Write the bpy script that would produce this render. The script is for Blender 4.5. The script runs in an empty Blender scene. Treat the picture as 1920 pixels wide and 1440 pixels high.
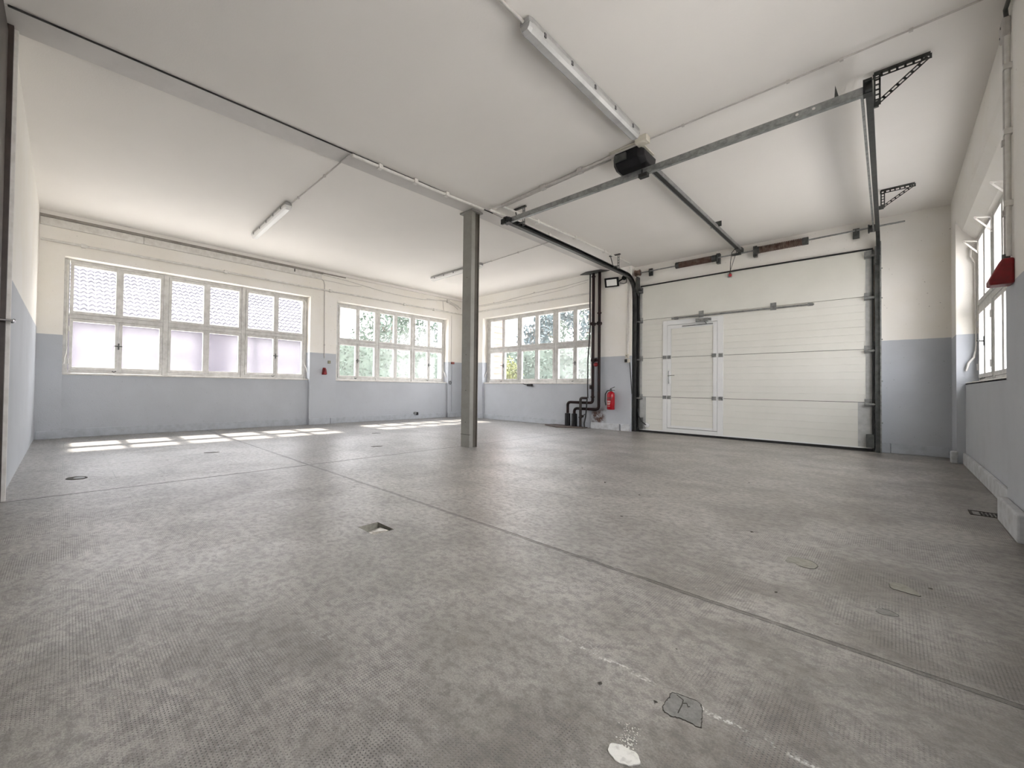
import bpy, bmesh, math, random
from mathutils import Vector, Matrix
random.seed(7)
C = bpy.context.scene.collection
SC = bpy.context.scene
S = 0.9            # all lengths below are in units of 0.9 m (camera height = 1 unit)

# ------------------------------------------------------------------ camera
def rot(yaw, pitch, roll):
    f = Vector((-math.sin(yaw)*math.cos(pitch), math.cos(yaw)*math.cos(pitch), math.sin(pitch)))
    r = Vector((math.cos(yaw), math.sin(yaw), 0)); u = r.cross(f)
    return (r*math.cos(roll)+u*math.sin(roll), -r*math.sin(roll)+u*math.cos(roll), f)
r_, u_, f_ = rot(0.8469045, 0.01539795, 0.0135097)
cd = bpy.data.cameras.new('camera'); cam = bpy.data.objects.new('camera', cd); C.objects.link(cam)
cam.matrix_world = Matrix(((r_.x, u_.x, -f_.x, 0), (r_.y, u_.y, -f_.y, 0), (r_.z, u_.z, -f_.z, 1.0*S), (0, 0, 0, 1)))
cd.sensor_width = 36; cd.sensor_fit = 'HORIZONTAL'; cd.lens = 770.957/1920*36
cd.shift_x = 156.095/1920; cd.shift_y = -6.415/1920; cd.clip_start = 0.02; cd.clip_end = 500
SC.camera = cam

# ------------------------------------------------------------------ world, sun, exposure
w = bpy.data.worlds.new('world'); SC.world = w; w.use_nodes = True
nt = w.node_tree; nt.nodes.clear()
tc = nt.nodes.new('ShaderNodeTexCoord'); sx = nt.nodes.new('ShaderNodeSeparateXYZ')
rp = nt.nodes.new('ShaderNodeValToRGB'); bg = nt.nodes.new('ShaderNodeBackground'); ou = nt.nodes.new('ShaderNodeOutputWorld')
nt.links.new(tc.outputs['Generated'], sx.inputs[0]); nt.links.new(sx.outputs['Z'], rp.inputs[0])
rp.color_ramp.elements[0].position = 0.0; rp.color_ramp.elements[0].color = (1.0, 0.985, 0.99, 1)
rp.color_ramp.elements[1].position = 0.7; rp.color_ramp.elements[1].color = (0.93, 0.955, 1.0, 1)
nt.links.new(rp.outputs[0], bg.inputs[0]); bg.inputs[1].default_value = 3.2
nt.links.new(bg.outputs[0], ou.inputs[0])
sd = bpy.data.lights.new('sun', 'SUN'); sun = bpy.data.objects.new('sun', sd); C.objects.link(sun)
sd.energy = 4.3; sd.angle = math.radians(2.2); sd.color = (1.0, 0.94, 0.84)
sun.rotation_euler = Vector((0.77, 0.0, -1.0)).to_track_quat('-Z', 'Y').to_euler()
sun.location = (-20*S, 3*S, 20*S)
def portal(name, loc, rx, sizex, sizey, d):
    l = bpy.data.lights.new(name, 'AREA'); l.shape = 'RECTANGLE'; l.size = sizex*S; l.size_y = sizey*S
    l.cycles.is_portal = True
    o = bpy.data.objects.new(name, l); C.objects.link(o); o.location = Vector(loc)*S
    o.rotation_euler = Vector(d).to_track_quat('-Z', 'Z').to_euler()
portal('window_portal', (-10.3, 2.285, 2.2), 0, 4.7, 2.1, (1, 0, 0))
portal('window_portal', (-10.3, 7.425, 2.2), 0, 4.15, 2.1, (1, 0, 0))
portal('window_portal', (-7.0, 10.68, 2.2), 0, 3.75, 2.1, (0, -1, 0))
portal('window_portal', (1.1, 7.6, 2.2), 0, 4.2, 2.1, (-1, 0, 0))
portal('window_portal', (1.1, 2.3, 2.2), 0, 4.4, 2.1, (-1, 0, 0))  # portal for the added, unseen right-wall window
vs = SC.view_settings
vs.view_transform = 'Standard'; vs.look = 'None'; vs.gamma = 1; vs.use_curve_mapping = False; vs.exposure = 2.05
SC.render.film_transparent = False
try:
    SC.cycles.max_bounces = 14; SC.cycles.diffuse_bounces = 8; SC.cycles.transparent_max_bounces = 16
except Exception: pass

# ------------------------------------------------------------------ materials
def mat(name, col, rough=0.6, metal=0.0, spec=0.5):
    m = bpy.data.materials.new(name); m.use_nodes = True
    b = m.node_tree.nodes['Principled BSDF']
    b.inputs['Base Color'].default_value = (*col, 1); b.inputs['Roughness'].default_value = rough
    b.inputs['Metallic'].default_value = metal; b.inputs['Specular IOR Level'].default_value = spec
    return m
class NT:
    """small node helper"""
    def __init__(s, m): s.m = m; s.t = m.node_tree; s.b = s.t.nodes['Principled BSDF']; s.co = None
    def n(s, t, **k):
        x = s.t.nodes.new(t)
        for a, v in k.items(): setattr(x, a, v)
        return x
    def l(s, a, b): s.t.links.new(a, b)
    def coord(s, sc=1.0/S, scale=None):
        tcn = s.n('ShaderNodeTexCoord'); mp = s.n('ShaderNodeMapping')
        mp.inputs['Scale'].default_value = scale or (sc, sc, sc)
        s.l(tcn.outputs['Object'], mp.inputs['Vector']); return mp.outputs['Vector']
    def noise(s, vec, scale, detail=4, rough=0.55, dist=0):
        x = s.n('ShaderNodeTexNoise'); x.inputs['Scale'].default_value = scale; x.inputs['Detail'].default_value = detail
        x.inputs['Roughness'].default_value = rough; x.inputs['Distortion'].default_value = dist
        s.l(vec, x.inputs['Vector']); return x.outputs['Fac']
    def ramp(s, v, a, b, ca=0.0, cb=1.0):
        x = s.n('ShaderNodeMapRange'); x.clamp = True; x.interpolation_type = 'SMOOTHSTEP'
        x.inputs['From Min'].default_value = a; x.inputs['From Max'].default_value = b
        x.inputs['To Min'].default_value = ca; x.inputs['To Max'].default_value = cb
        s.l(v, x.inputs['Value']); return x.outputs['Result']
    def math(s, op, a, b=None, c=None):
        x = s.n('ShaderNodeMath', operation=op)
        for i, v in enumerate((a, b, c)):
            if v is None: continue
            if isinstance(v, (int, float)): x.inputs[i].default_value = v
            else: s.l(v, x.inputs[i])
        return x.outputs[0]
    def mix(s, f, a, b):
        x = s.n('ShaderNodeMix', data_type='RGBA')
        for i, v in ((0, f), (6, a), (7, b)):
            if isinstance(v, (int, float)): x.inputs[i].default_value = v
            elif isinstance(v, tuple): x.inputs[i].default_value = (*v, 1)
            else: s.l(v, x.inputs[i])
        return x.outputs[2]
    def bump(s, h, st, dist=0.01):
        x = s.n('ShaderNodeBump'); x.inputs['Strength'].default_value = st; x.inputs['Distance'].default_value = dist
        s.l(h, x.inputs['Height']); s.l(x.outputs[0], s.b.inputs['Normal'])
    def base(s, c): s.l(c, s.b.inputs['Base Color'])
def worn(name, c1, c2, rough=0.6, metal=0.0, scale=6, bump=0.0, lo=.35, hi=.7, spec=0.5):
    m = mat(name, c1, rough, metal, spec); k = NT(m); v = k.coord()
    f = k.ramp(k.noise(v, scale, 6, 0.65), lo, hi); k.base(k.mix(f, c1, c2))
    if bump: k.bump(k.noise(v, scale*8, 3), bump, 0.005)
    return m
WHITE = (0.83, 0.81, 0.77); BLUE = (0.49, 0.515, 0.55)
def wall_mat(name, zs, white=WHITE, blue=BLUE, stain=None):
    m = mat(name, white, 0.75, 0, 0.25); k = NT(m); v = k.coord()
    sp = k.n('ShaderNodeSeparateXYZ'); k.l(v, sp.inputs[0]); z = sp.outputs['Z']
    zz = k.math('ADD', z, k.math('MULTIPLY', k.math('SUBTRACT', k.noise(v, 5, 2), 0.5), 0.012))
    f = k.ramp(zz, zs-0.003, zs+0.003)
    n1 = k.noise(v, 1.3, 5, 0.6); n2 = k.noise(v, 14, 5, 0.7)
    bl = k.mix(k.ramp(n1, .35, .7), blue, tuple(c*0.93 for c in blue))
    wh = k.mix(k.ramp(n1, .35, .7), white, (white[0]*.97, white[1]*.96, white[2]*.93))
    c = k.mix(f, bl, wh)
    # scuffs low on the wall, chips
    low = k.ramp(z, 0.0, 0.55, 1.0, 0.0)
    c = k.mix(k.math('MULTIPLY', k.math('MULTIPLY', low, k.ramp(n2, .56, .72)), 0.35), c, (0.2, 0.18, 0.16))
    sc = k.noise(v, 38, 2, .5)
    c = k.mix(k.ramp(sc, .735, .76, 0, .5), c, (0.16, 0.15, 0.14))
    if stain:
        x0, x1, z0, z1, colr = stain
        fx = k.math('MULTIPLY', k.ramp(sp.outputs['X'], x0, x0+.12), k.ramp(sp.outputs['X'], x1-.14, x1, 1, 0))
        fz = k.math('MULTIPLY', k.ramp(z, z0, z0+.08), k.ramp(z, z1-.25, z1, 1, 0))
        f3 = k.math('MULTIPLY', k.math('MULTIPLY', fx, fz), k.ramp(k.noise(v, 9, 6, .75), .36, .58))
        c = k.mix(f3, c, colr)
    k.base(c)
    k.bump(k.math('ADD', k.noise(v, 60, 3), k.math('MULTIPLY', k.noise(v, 6, 3), 1.5)), 0.25, 0.004)
    return m
M = {}
M['wall_w'] = wall_mat('paint_west', 1.835)
M['wall_n'] = wall_mat('paint_north', 1.815, stain=(-5.2, -4.72, 0.1, 0.62, (0.10, 0.055, 0.04)))
M['wall_g'] = wall_mat('paint_gate', 1.885)
M['wall_e'] = wall_mat('paint_east', 1.86)
M['wall_s'] = wall_mat('paint_south', 1.945)
m = mat('ceiling_paint', (0.70, 0.68, 0.645), 0.85, 0, 0.2); k = NT(m); v = k.coord()
k.base(k.mix(k.ramp(k.noise(v, .5, 4), .35, .7), (0.80, 0.775, 0.74), (0.77, 0.745, 0.71)))
k.bump(k.math('ADD', k.noise(v, 70, 3), k.math('MULTIPLY', k.noise(v, 1.6, 2), 4)), 0.2, 0.004); M['ceil'] = m

# --- floor: concrete with a pressed waffle pattern, joints, stains
m = mat('concrete_floor', (0.3, 0.29, 0.27), 0.5, 0, 0.5); k = NT(m); v = k.coord()
sp = k.n('ShaderNodeSeparateXYZ'); k.l(v, sp.inputs[0]); X, Y = sp.outputs['X'], sp.outputs['Y']
nbig = k.noise(v, .45, 4, .55); nmid = k.noise(v, 1.7, 6, .65, .4); nfine = k.noise(v, 22, 6, .75); ngr = k.noise(v, 160, 3, .7)
# streaks running away from the gate
mp2 = k.coord(scale=(1.2/S, .35/S, 1/S)); nst = k.noise(mp2, 3.2, 6, .7, .5)
c = k.mix(k.ramp(nmid, .35, .66), (0.195, 0.188, 0.177), (0.37, 0.359, 0.34))
c = k.mix(k.ramp(nst, .45, .64, 0, .65), c, (0.40, 0.388, 0.368))
c = k.mix(k.ramp(nbig, .5, .66, 0, .5), c, (0.19, 0.182, 0.17))
# brown dirty zone along the east wall, paler bay near the west windows
c = k.mix(k.math('MULTIPLY', k.ramp(X, -5.0, -3.6, 1, 0), .45), c, (0.41, 0.405, 0.40))
c = k.mix(k.math('MULTIPLY', k.ramp(X, -4.9, -3.0), k.ramp(nbig, .3, .6, .9, .5)), c, k.mix(k.ramp(nmid, .3, .68), (0.285, 0.26, 0.225), (0.47, 0.44, 0.395)))
c = k.mix(k.math('MULTIPLY', k.ramp(X, -1.6, .3), k.ramp(nmid, .3, .62, .75, .15)), c, (0.150, 0.13, 0.11))
c = k.mix(k.ramp(nfine, .42, .62, .0, .6), c, (0.135, 0.128, 0.118))
c = k.mix(k.ramp(ngr, .42, .6, .0, .38), c, (0.12, 0.11, 0.10))
# waffle
P = 2*math.pi/0.0102
def sq(axis, ph=0): return k.math('SINE', k.math('MULTIPLY_ADD', axis, P, ph))
waf = k.math('MULTIPLY', k.math('MAXIMUM', sq(X), 0), k.math('MAXIMUM', sq(Y, 1.0), 0))
wm = k.math('MULTIPLY', k.ramp(k.noise(v, 1.15, 5, .6, .3), .44, .58), k.ramp(k.noise(v, 7, 5, .7), .36, .58, .25, 1))
wafm = k.math('MULTIPLY', waf, wm)
c = k.mix(k.math('MULTIPLY', wafm, .95), c, (0.075, 0.07, 0.065))
# tile courses in the west bay
def lines(axis, pitch, w):
    fr = k.math('FRACT', k.math('DIVIDE', axis, pitch)); d = k.math('ABSOLUTE', k.math('SUBTRACT', fr, .5))
    return k.ramp(d, .5-w, .5, 0, 1)
tl = k.math('MAXIMUM', lines(X, .42, .02), lines(Y, .42, .02))
tl = k.math('MULTIPLY', k.math('MULTIPLY', tl, k.ramp(X, -5.0, -4.9, 1, 0)), k.ramp(k.noise(v, 1.1, 3), .45, .6))
c = k.mix(k.math('MULTIPLY', tl, .75), c, (0.12, 0.13, 0.12))
# whitish scratches and splashes
sc1 = k.math('MULTIPLY', k.ramp(k.noise(v, 5.5, 4, .6), .58, .8, 0, .6), k.ramp(k.noise(v, 60, 3, .7), .5, .62))
c = k.mix(sc1, c, (0.62, 0.61, 0.58))
# faint pale line crossing the foreground
dl = k.math('ABSOLUTE', k.math('ADD', k.math('SUBTRACT', Y, k.math('MULTIPLY', X, 0.0)), k.math('MULTIPLY_ADD', k.noise(v, 7, 3), .05, -1.545)))
fl_ = k.math('MULTIPLY', k.ramp(dl, .003, .014, 1, 0), k.ramp(k.noise(v, 9, 5, .8), .47, .56))
fl_ = k.math('MULTIPLY', fl_, k.math('MULTIPLY', k.ramp(X, -.95, -.8), k.ramp(X, .0, .1, 1, 0)))
c = k.mix(k.math('MULTIPLY', k.math('MULTIPLY', fl_, k.ramp(k.noise(v, 70, 3, .7), .42, .56)), .85), c, (0.75, 0.74, 0.71))
# expansion joints
wob = k.math('MULTIPLY', k.math('SUBTRACT', k.noise(v, 4, 3), .5), .02)
dx = k.math('ABSOLUTE', k.math('ADD', k.math('ADD', X, 4.865), wob)); dy = k.math('ABSOLUTE', k.math('ADD', k.math('SUBTRACT', Y, 2.315), wob))
j1 = k.ramp(dx, .004, .022, 1, 0); jy = k.ramp(dy, .008, .015, 1, 0)
edge = k.math('MULTIPLY', k.ramp(k.math('ABSOLUTE', k.math('SUBTRACT', dy, .013)), .001, .006, 1, 0), k.ramp(nfine, .3, .5))
jd = k.math('MAXIMUM', j1, k.math('MAXIMUM', k.math('MULTIPLY', jy, .65), k.math('MULTIPLY', edge, .95)))
c = k.mix(k.math('MULTIPLY', jd, .9), c, (0.07, 0.064, 0.056))
# small pits
k.base(c)
k.l(k.math('MULTIPLY_ADD', nfine, .40, .14), k.b.inputs['Roughness'])
h = k.math('ADD', k.math('MULTIPLY', nfine, .5), k.math('MULTIPLY', nmid, 1.2))
h = k.math('SUBTRACT', h, k.math('MULTIPLY', wafm, .7)); h = k.math('SUBTRACT', h, k.math('MULTIPLY', jd, 1.6))
k.bump(h, 0.8, 0.005); M['floor'] = m

M['trimw'] = worn('painted_window_wood', (0.66, 0.655, 0.635), (0.52, 0.51, 0.49), .5, scale=9, bump=.2)
M['sill'] = worn('painted_sill', (0.70, 0.685, 0.65), (0.55, 0.53, 0.5), .45, scale=7)
M['basew'] = worn('baseboard_blue', (0.47, 0.50, 0.54), (0.40, 0.42, 0.45), .7, scale=7, bump=.3)
M['basel'] = worn('baseboard_pale', (0.56, 0.58, 0.60), (0.42, 0.43, 0.44), .7, scale=8, bump=.3)
M['plaster'] = worn('raw_plaster', (0.45, 0.42, 0.38), (0.30, 0.27, 0.24), .9, scale=10, bump=.4)
M['steelg'] = worn('grey_painted_steel', (0.27, 0.265, 0.24), (0.23, 0.225, 0.205), .45, scale=5)
M['beamg'] = worn('grey_painted_beam', (0.56, 0.54, 0.52), (0.50, 0.48, 0.46), .5, scale=1.5)
M['dark'] = mat('dark_gap', (0.03, 0.028, 0.026), .8)
M['galv'] = worn('galvanised_steel', (0.36, 0.37, 0.365), (0.22, 0.23, 0.225), .38, .75, 18)
M['galvd'] = worn('dull_galvanised', (0.10, 0.105, 0.10), (0.055, 0.058, 0.056), .45, .5, 12)
M['track'] = worn('dark_track', (0.045, 0.048, 0.047), (0.026, 0.028, 0.027), .4, .4, 10)
M['black'] = mat('black_rubber', (0.012, 0.012, 0.012), .55)
M['blackp'] = worn('black_plastic', (0.007, 0.007, 0.008), (0.012, 0.012, 0.014), .5, 0, 8, spec=.25)
M['rust'] = worn('rusty_spring', (0.085, 0.04, 0.028), (0.19, 0.14, 0.11), .6, .3, 12, .2)
M['pipe'] = worn('dark_red_pipe', (0.022, 0.007, 0.007), (0.009, 0.006, 0.006), .5, 0, 6, spec=.25)
M['pipe2'] = worn('grimy_pipe', (0.04, 0.034, 0.03), (0.016, 0.012, 0.011), .55, 0, 10, spec=.25)
M['white'] = worn('white_conduit', (0.72, 0.705, 0.67), (0.6, 0.58, 0.54), .45, 0, 10)
M['pinkw'] = worn('painted_conduit', (0.54, 0.515, 0.49), (0.44, 0.42, 0.40), .5, 0, 10)
M['boxw'] = mat('cream_plastic', (0.58, 0.55, 0.47), .45)
M['red'] = worn('red_plastic', (0.24, 0.005, 0.008), (0.15, 0.006, 0.008), .45, 0, 14)
M['redx'] = mat('red_enamel', (0.36, 0.006, 0.014), .22)
M['chrome'] = mat('bright_steel', (0.7, 0.7, 0.7), .2, 1)
M['brass'] = mat('dull_brass', (0.25, 0.2, 0.13), .4, .8)
M['lampb'] = worn('lamp_housing', (0.38, 0.38, 0.37), (0.28, 0.28, 0.27), .5, 0, 8)
M['clip'] = mat('lamp_clip', (0.10, 0.10, 0.10), .5)
M['labelw'] = mat('label_white', (0.75, 0.73, 0.7), .5)
M['brown'] = worn('dark_brown_door', (0.035, 0.026, 0.022), (0.06, 0.045, 0.038), .45, 0, 4)
M['tubew'] = mat('tube_glass', (0.85, 0.85, 0.83), .3)
M['patch'] = worn('old_mortar', (0.29, 0.28, 0.235), (0.20, 0.19, 0.16), .85, 0, 30, .4)
M['patch2'] = worn('grey_mortar', (0.25, 0.245, 0.225), (0.18, 0.175, 0.16), .85, 0, 30, .4)
M['crack'] = mat('crack_dirt', (0.055, 0.05, 0.04), .9)
M['splat'] = worn('white_plaster_splash', (0.82, 0.80, 0.74), (0.45, 0.42, 0.38), .8, 0, 40, .5, .5, .75)
M['green'] = mat('enamel_black', (0.02, 0.02, 0.02), .3)
M['reflector'] = mat('flood_glass', (0.82, 0.82, 0.79), .25)
# door panel: off-white sheet
M['panel'] = worn('door_sheet', (0.72, 0.715, 0.66), (0.68, 0.675, 0.62), .5, 0, 1.2)
M['panel2'] = mat('door_profile', (0.74, 0.75, 0.74), .45)
M['stile'] = worn('door_endcap', (0.50, 0.51, 0.50), (0.40, 0.41, 0.40), .45, .2, 8)
# translucent lamp diffuser
m = mat('lamp_diffuser', (0.74, 0.74, 0.72), .25); M['diff'] = m; M['diffg'] = worn('grey_diffuser', (0.46, 0.46, 0.45), (0.36, 0.36, 0.355), .25, 0, 3)  # greyer diffuser tone, used for the nearest lamp only
# window glass
def glass(name, tr, dirt, tint, sc):
    m = bpy.data.materials.new(name); m.use_nodes = True; t = m.node_tree; t.nodes.clear()
    o = t.nodes.new('ShaderNodeOutputMaterial'); a = t.nodes.new('ShaderNodeBsdfTransparent'); b = t.nodes.new('ShaderNodeBsdfTranslucent')
    g = t.nodes.new('ShaderNodeBsdfGlossy'); g.inputs['Roughness'].default_value = .12; g.inputs['Color'].default_value = (.8, .8, .8, 1)
    a.inputs[0].default_value = (*tint, 1); b.inputs[0].default_value = (.8, .8, .8, 1)
    m1 = t.nodes.new('ShaderNodeMixShader'); m2 = t.nodes.new('ShaderNodeMixShader'); m2.inputs[0].default_value = .05
    tcn = t.nodes.new('ShaderNodeTexCoord'); mp = t.nodes.new('ShaderNodeMapping'); mp.inputs['Scale'].default_value = (sc[0], sc[0], sc[1])
    n = t.nodes.new('ShaderNodeTexNoise'); n.inputs['Scale'].default_value = 1; n.inputs['Detail'].default_value = 5; n.inputs['Roughness'].default_value = .7
    r = t.nodes.new('ShaderNodeMapRange'); r.inputs['From Min'].default_value = .35; r.inputs['From Max'].default_value = .68
    r.inputs['To Min'].default_value = dirt[0]; r.inputs['To Max'].default_value = dirt[1]
    t.links.new(tcn.outputs['Object'], mp.inputs[0]); t.links.new(mp.outputs[0], n.inputs['Vector']); t.links.new(n.outputs['Fac'], r.inputs['Value'])
    t.links.new(r.outputs[0], m1.inputs[0]); t.links.new(a.outputs[0], m1.inputs[1]); t.links.new(b.outputs[0], m1.inputs[2])
    t.links.new(m1.outputs[0], m2.inputs[1]); t.links.new(g.outputs[0], m2.inputs[2]); t.links.new(m2.outputs[0], o.inputs[0])
    return m
M['glass_up'] = glass('dusty_glass', .8, (.0, .035), (.98, .97, .97), (20, 14))
M['glass_low'] = glass('frosted_wet_glass', .5, (.003, .032), (.96, .955, .96), (45, 9))

# ------------------------------------------------------------------ mesh builder
ORG = {}
class MB:
    def __init__(s): s.v = []; s.f = []; s.sm = []
    def add(s, vs, fs, smooth=False):
        o = len(s.v); s.v += [tuple(p) for p in vs]
        for f in fs: s.f.append([i+o for i in f]); s.sm.append(smooth)
        return s
    def box(s, x0, x1, y0, y1, z0, z1):
        vs = [(x, y, z) for z in (z0, z1) for y in (y0, y1) for x in (x0, x1)]
        return s.add(vs, [(0, 2, 3, 1), (4, 5, 7, 6), (0, 1, 5, 4), (2, 6, 7, 3), (0, 4, 6, 2), (1, 3, 7, 5)])
    def obox(s, c, ax, ay, az, hx, hy, hz):
        c = Vector(c); ax, ay, az = Vector(ax).normalized()*hx, Vector(ay).normalized()*hy, Vector(az).normalized()*hz
        vs = [c+ax*i+ay*j+az*kk for kk in (-1, 1) for j in (-1, 1) for i in (-1, 1)]
        return s.add(vs, [(0, 2, 3, 1), (4, 5, 7, 6), (0, 1, 5, 4), (2, 6, 7, 3), (0, 4, 6, 2), (1, 3, 7, 5)])
    def bar(s, a, b, w, h, up=(0, 0, 1)):
        a, b = Vector(a), Vector(b); d = (b-a); L = d.length; d.normalize(); side = d.cross(Vector(up))
        if side.length < 1e-4: side = d.cross(Vector((0, 1, 0)))
        side.normalize(); u = side.cross(d)
        return s.obox((a+b)/2, d, side, u, L/2, w/2, h/2)
    def tube(s, pts, r, n=10, cap=True, smooth=True):
        pts = [Vector(p) for p in pts]; rings = []
        prev = None
        for i, p in enumerate(pts):
            if i == 0: d = pts[1]-p
            elif i == len(pts)-1: d = p-pts[i-1]
            else: d = (pts[i+1]-p).normalized()+(p-pts[i-1]).normalized()
            d.normalize()
            if prev is None:
                a = Vector((0, 0, 1)) if abs(d.z) < .9 else Vector((1, 0, 0))
                u = d.cross(a).normalized()
            else: u = (prev-d*prev.dot(d)).normalized()
            prev = u; w2 = d.cross(u); rr = r[i] if isinstance(r, (list, tuple)) else r
            rings.append([p+u*math.cos(t*2*math.pi/n)*rr+w2*math.sin(t*2*math.pi/n)*rr for t in range(n)])
        vs = [q for R_ in rings for q in R_]; fs = []
        for i in range(len(rings)-1):
            for t in range(n): fs.append((i*n+t, i*n+(t+1) % n, (i+1)*n+(t+1) % n, (i+1)*n+t))
        s.add(vs, fs, smooth)
        if cap:
            s.add(rings[0], [tuple(range(n))]); s.add(rings[-1], [tuple(range(n))[::-1]])
        return s
    def lathe(s, c, prof, n=24, axis='z'):
        c = Vector(c); vs = []; fs = []
        for (r, h) in prof:
            for t in range(n):
                a = t*2*math.pi/n; q = (r*math.cos(a), r*math.sin(a), h)
                if axis == 'y': q = (q[0], -q[2], q[1])
                if axis == 'x': q = (q[2], q[0], q[1])
                vs.append(c+Vector(q))
        for i in range(len(prof)-1):
            for t in range(n): fs.append((i*n+t, i*n+(t+1) % n, (i+1)*n+(t+1) % n, (i+1)*n+t))
        s.add(vs, fs, True)
        s.add(vs[:n], [tuple(range(n))]); s.add(vs[-n:], [tuple(range(n))]); return s
    def prism(s, poly, vec):
        n = len(poly); v = Vector(vec); a = [Vector(p) for p in poly]; b = [p+v for p in a]
        s.add(a+b, [tuple(range(n))[::-1], tuple(range(n, 2*n))]+[(i, (i+1) % n, n+(i+1) % n, n+i) for i in range(n)]); return s
    def perf(s, a, b, w, t, nrm, n):
        """slotted strip: two rails and cross pieces"""
        a, b, nr = Vector(a), Vector(b), Vector(nrm).normalized(); d = (b-a).normalized(); sd_ = d.cross(nr).normalized()
        for q in (-1, 1):
            off = sd_*q*w*.36; s.obox((a+b)/2+off, d, sd_, nr, (b-a).length/2, w*.14, t/2)
        for i in range(n+1):
            c = a+(b-a)*(i/n); s.obox(c, d, sd_, nr, (b-a).length/n*.16, w*.5, t/2)
        return s
    def build(s, name, m, parent=None, origin=None, bevel=0, label=None, subsurf=0):
        o0 = ORG[parent.name] if parent else Vector(origin or (0, 0, 0))
        me = bpy.data.meshes.new(name); me.from_pydata([(Vector(p)-o0)*S for p in s.v], [], s.f); me.update()
        bm = bmesh.new(); bm.from_mesh(me)
        for f, q in zip(bm.faces, s.sm): f.smooth = q
        bmesh.ops.recalc_face_normals(bm, faces=bm.faces); bm.to_mesh(me); bm.free()
        me.materials.append(m); o = bpy.data.objects.new(name, me); C.objects.link(o)
        if parent: o.parent = parent
        else: o.location = o0*S
        ORG[o.name] = o0
        if bevel:
            b = o.modifiers.new('bevel', 'BEVEL'); b.width = bevel*S; b.segments = 2; b.limit_method = 'ANGLE'
        if label: o['label'] = label
        return o
def thing(name, label, cat, loc, group=None):
    o = bpy.data.objects.new(name, None); C.objects.link(o); o.location = Vector(loc)*S; o.empty_display_size = .1
    ORG[o.name] = Vector(loc)
    if cat: o['category'] = cat
    if label: o['label'] = label
    if group: o['group'] = group
    return o
def tag(o, label, cat, group=None, kind=None):
    o['label'] = label; o['category'] = cat
    if group: o['group'] = group
    if kind: o['kind'] = kind
    return o
def struct(o, label=None, cat=None):
    o['kind'] = 'structure'
    if label: o['label'] = label
    if cat: o['category'] = cat
    return o

# ------------------------------------------------------------------ shell
HX, HY = (-2.52, -2.32), (1.575, 1.745)          # broken pit in the floor
b = MB(); xs = [-10.4, HX[0], HX[1], 1.2]; ys = [-2.0, HY[0], HY[1], 10.9]
for i in range(3):
    for j in range(3):
        if i == 1 and j == 1: continue
        b.add([(xs[i], ys[j], 0), (xs[i+1], ys[j], 0), (xs[i+1], ys[j+1], 0), (xs[i], ys[j+1], 0)], [(0, 1, 2, 3)])
fl = b.build('floor', M['floor'])
struct(fl, 'worn grey concrete workshop floor with waffle imprint and long joints', 'floor')
b = MB(); b.box(-10.4, 1.2, -2.0, 10.9, 3.98, 4.3)
struct(b.build('ceiling', M['ceil']), 'smooth off-white painted ceiling over the whole hall', 'ceiling')
# cove between ceiling and the north and west walls
def cove(b, pts, dirv, r=.12):
    pass
b = MB()
WX, WU, WB = -9.78, -9.86, -10.3
for y0, y1 in ((-2.0, -.05), (4.62, 5.36), (9.49, 10.9)): b.box(WB, WX, y0, y1, 0, 3.98)
for y0, y1 in ((-.05, 4.62), (5.36, 9.49)):
    b.box(WB, WU, y0, y1, 0, 1.13); b.box(WB, WX, y0, y1, 3.25, 3.98)
struct(b.build('wall_west', M['wall_w']), 'long window wall, white above and blue-grey below', 'wall')
b = MB()
NY, NU, NB = 10.14, 10.22, 10.7
b.box(WX, -8.85, NY, NB, 0, 3.98); b.box(-5.15, -4.17, NY, NB, 0, 3.98)
b.box(-8.85, -5.15, NU, NB, 0, 1.13); b.box(-8.85, -5.15, NY, NB, 3.25, 3.98)
struct(b.build('wall_north', M['wall_n']), 'end wall with one window and a pier behind the dark pipes', 'wall')
b = MB(); GY = 10.36
b.box(-4.17, -4.02, GY, NB, 0, 3.98); b.box(-4.02, -.26, GY, NB, 3.46, 3.98); b.box(-.26, 1.2, GY, NB, 0, 3.98)
struct(b.build('wall_gate', M['wall_g']), 'wall around and above the sectional gate, blue-grey dado at right', 'wall')
b = MB(); EX, EU, EB = .60, .68, 1.1
b.box(EX, EB, 9.66, 10.7, 0, 3.98); b.box(EX, EB, 4.45, 5.66, 0, 3.98); b.box(EX, EB, -2.0, .1, 0, 3.98)
for y0, y1 in ((5.66, 9.66), (.1, 4.45)):
    b.box(EU, EB, y0, y1, 0, 1.15)
    b.prism([(EX, y0, 3.98), (EB, y0, 3.98), (EB, y0, 3.2), (.80, y0, 3.2), (.76, y0, 3.225), (.66, y0, 3.36), (EX+.01, y0, 3.47), (EX, y0, 3.53)], (0, y1-y0, 0))
struct(b.build('wall_east', M['wall_e']), 'right-hand wall with deep window niche and blue-grey dado', 'wall')
b = MB(); b.box(-10.3, -4.93, -.9, -.39, 0, 3.98)
struct(b.build('wall_south', M['wall_s']), 'narrow glancing wall at the far left edge', 'wall')
b = MB(); b.box(-4.93, 1.2, -2.2, -2.0, 0, 3.98); b.box(-4.93, -4.85, -2.0, -.5, 0, 3.98)
struct(b.build('wall_behind', M['wall_s']), 'plain wall behind the viewpoint', 'wall')

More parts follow.
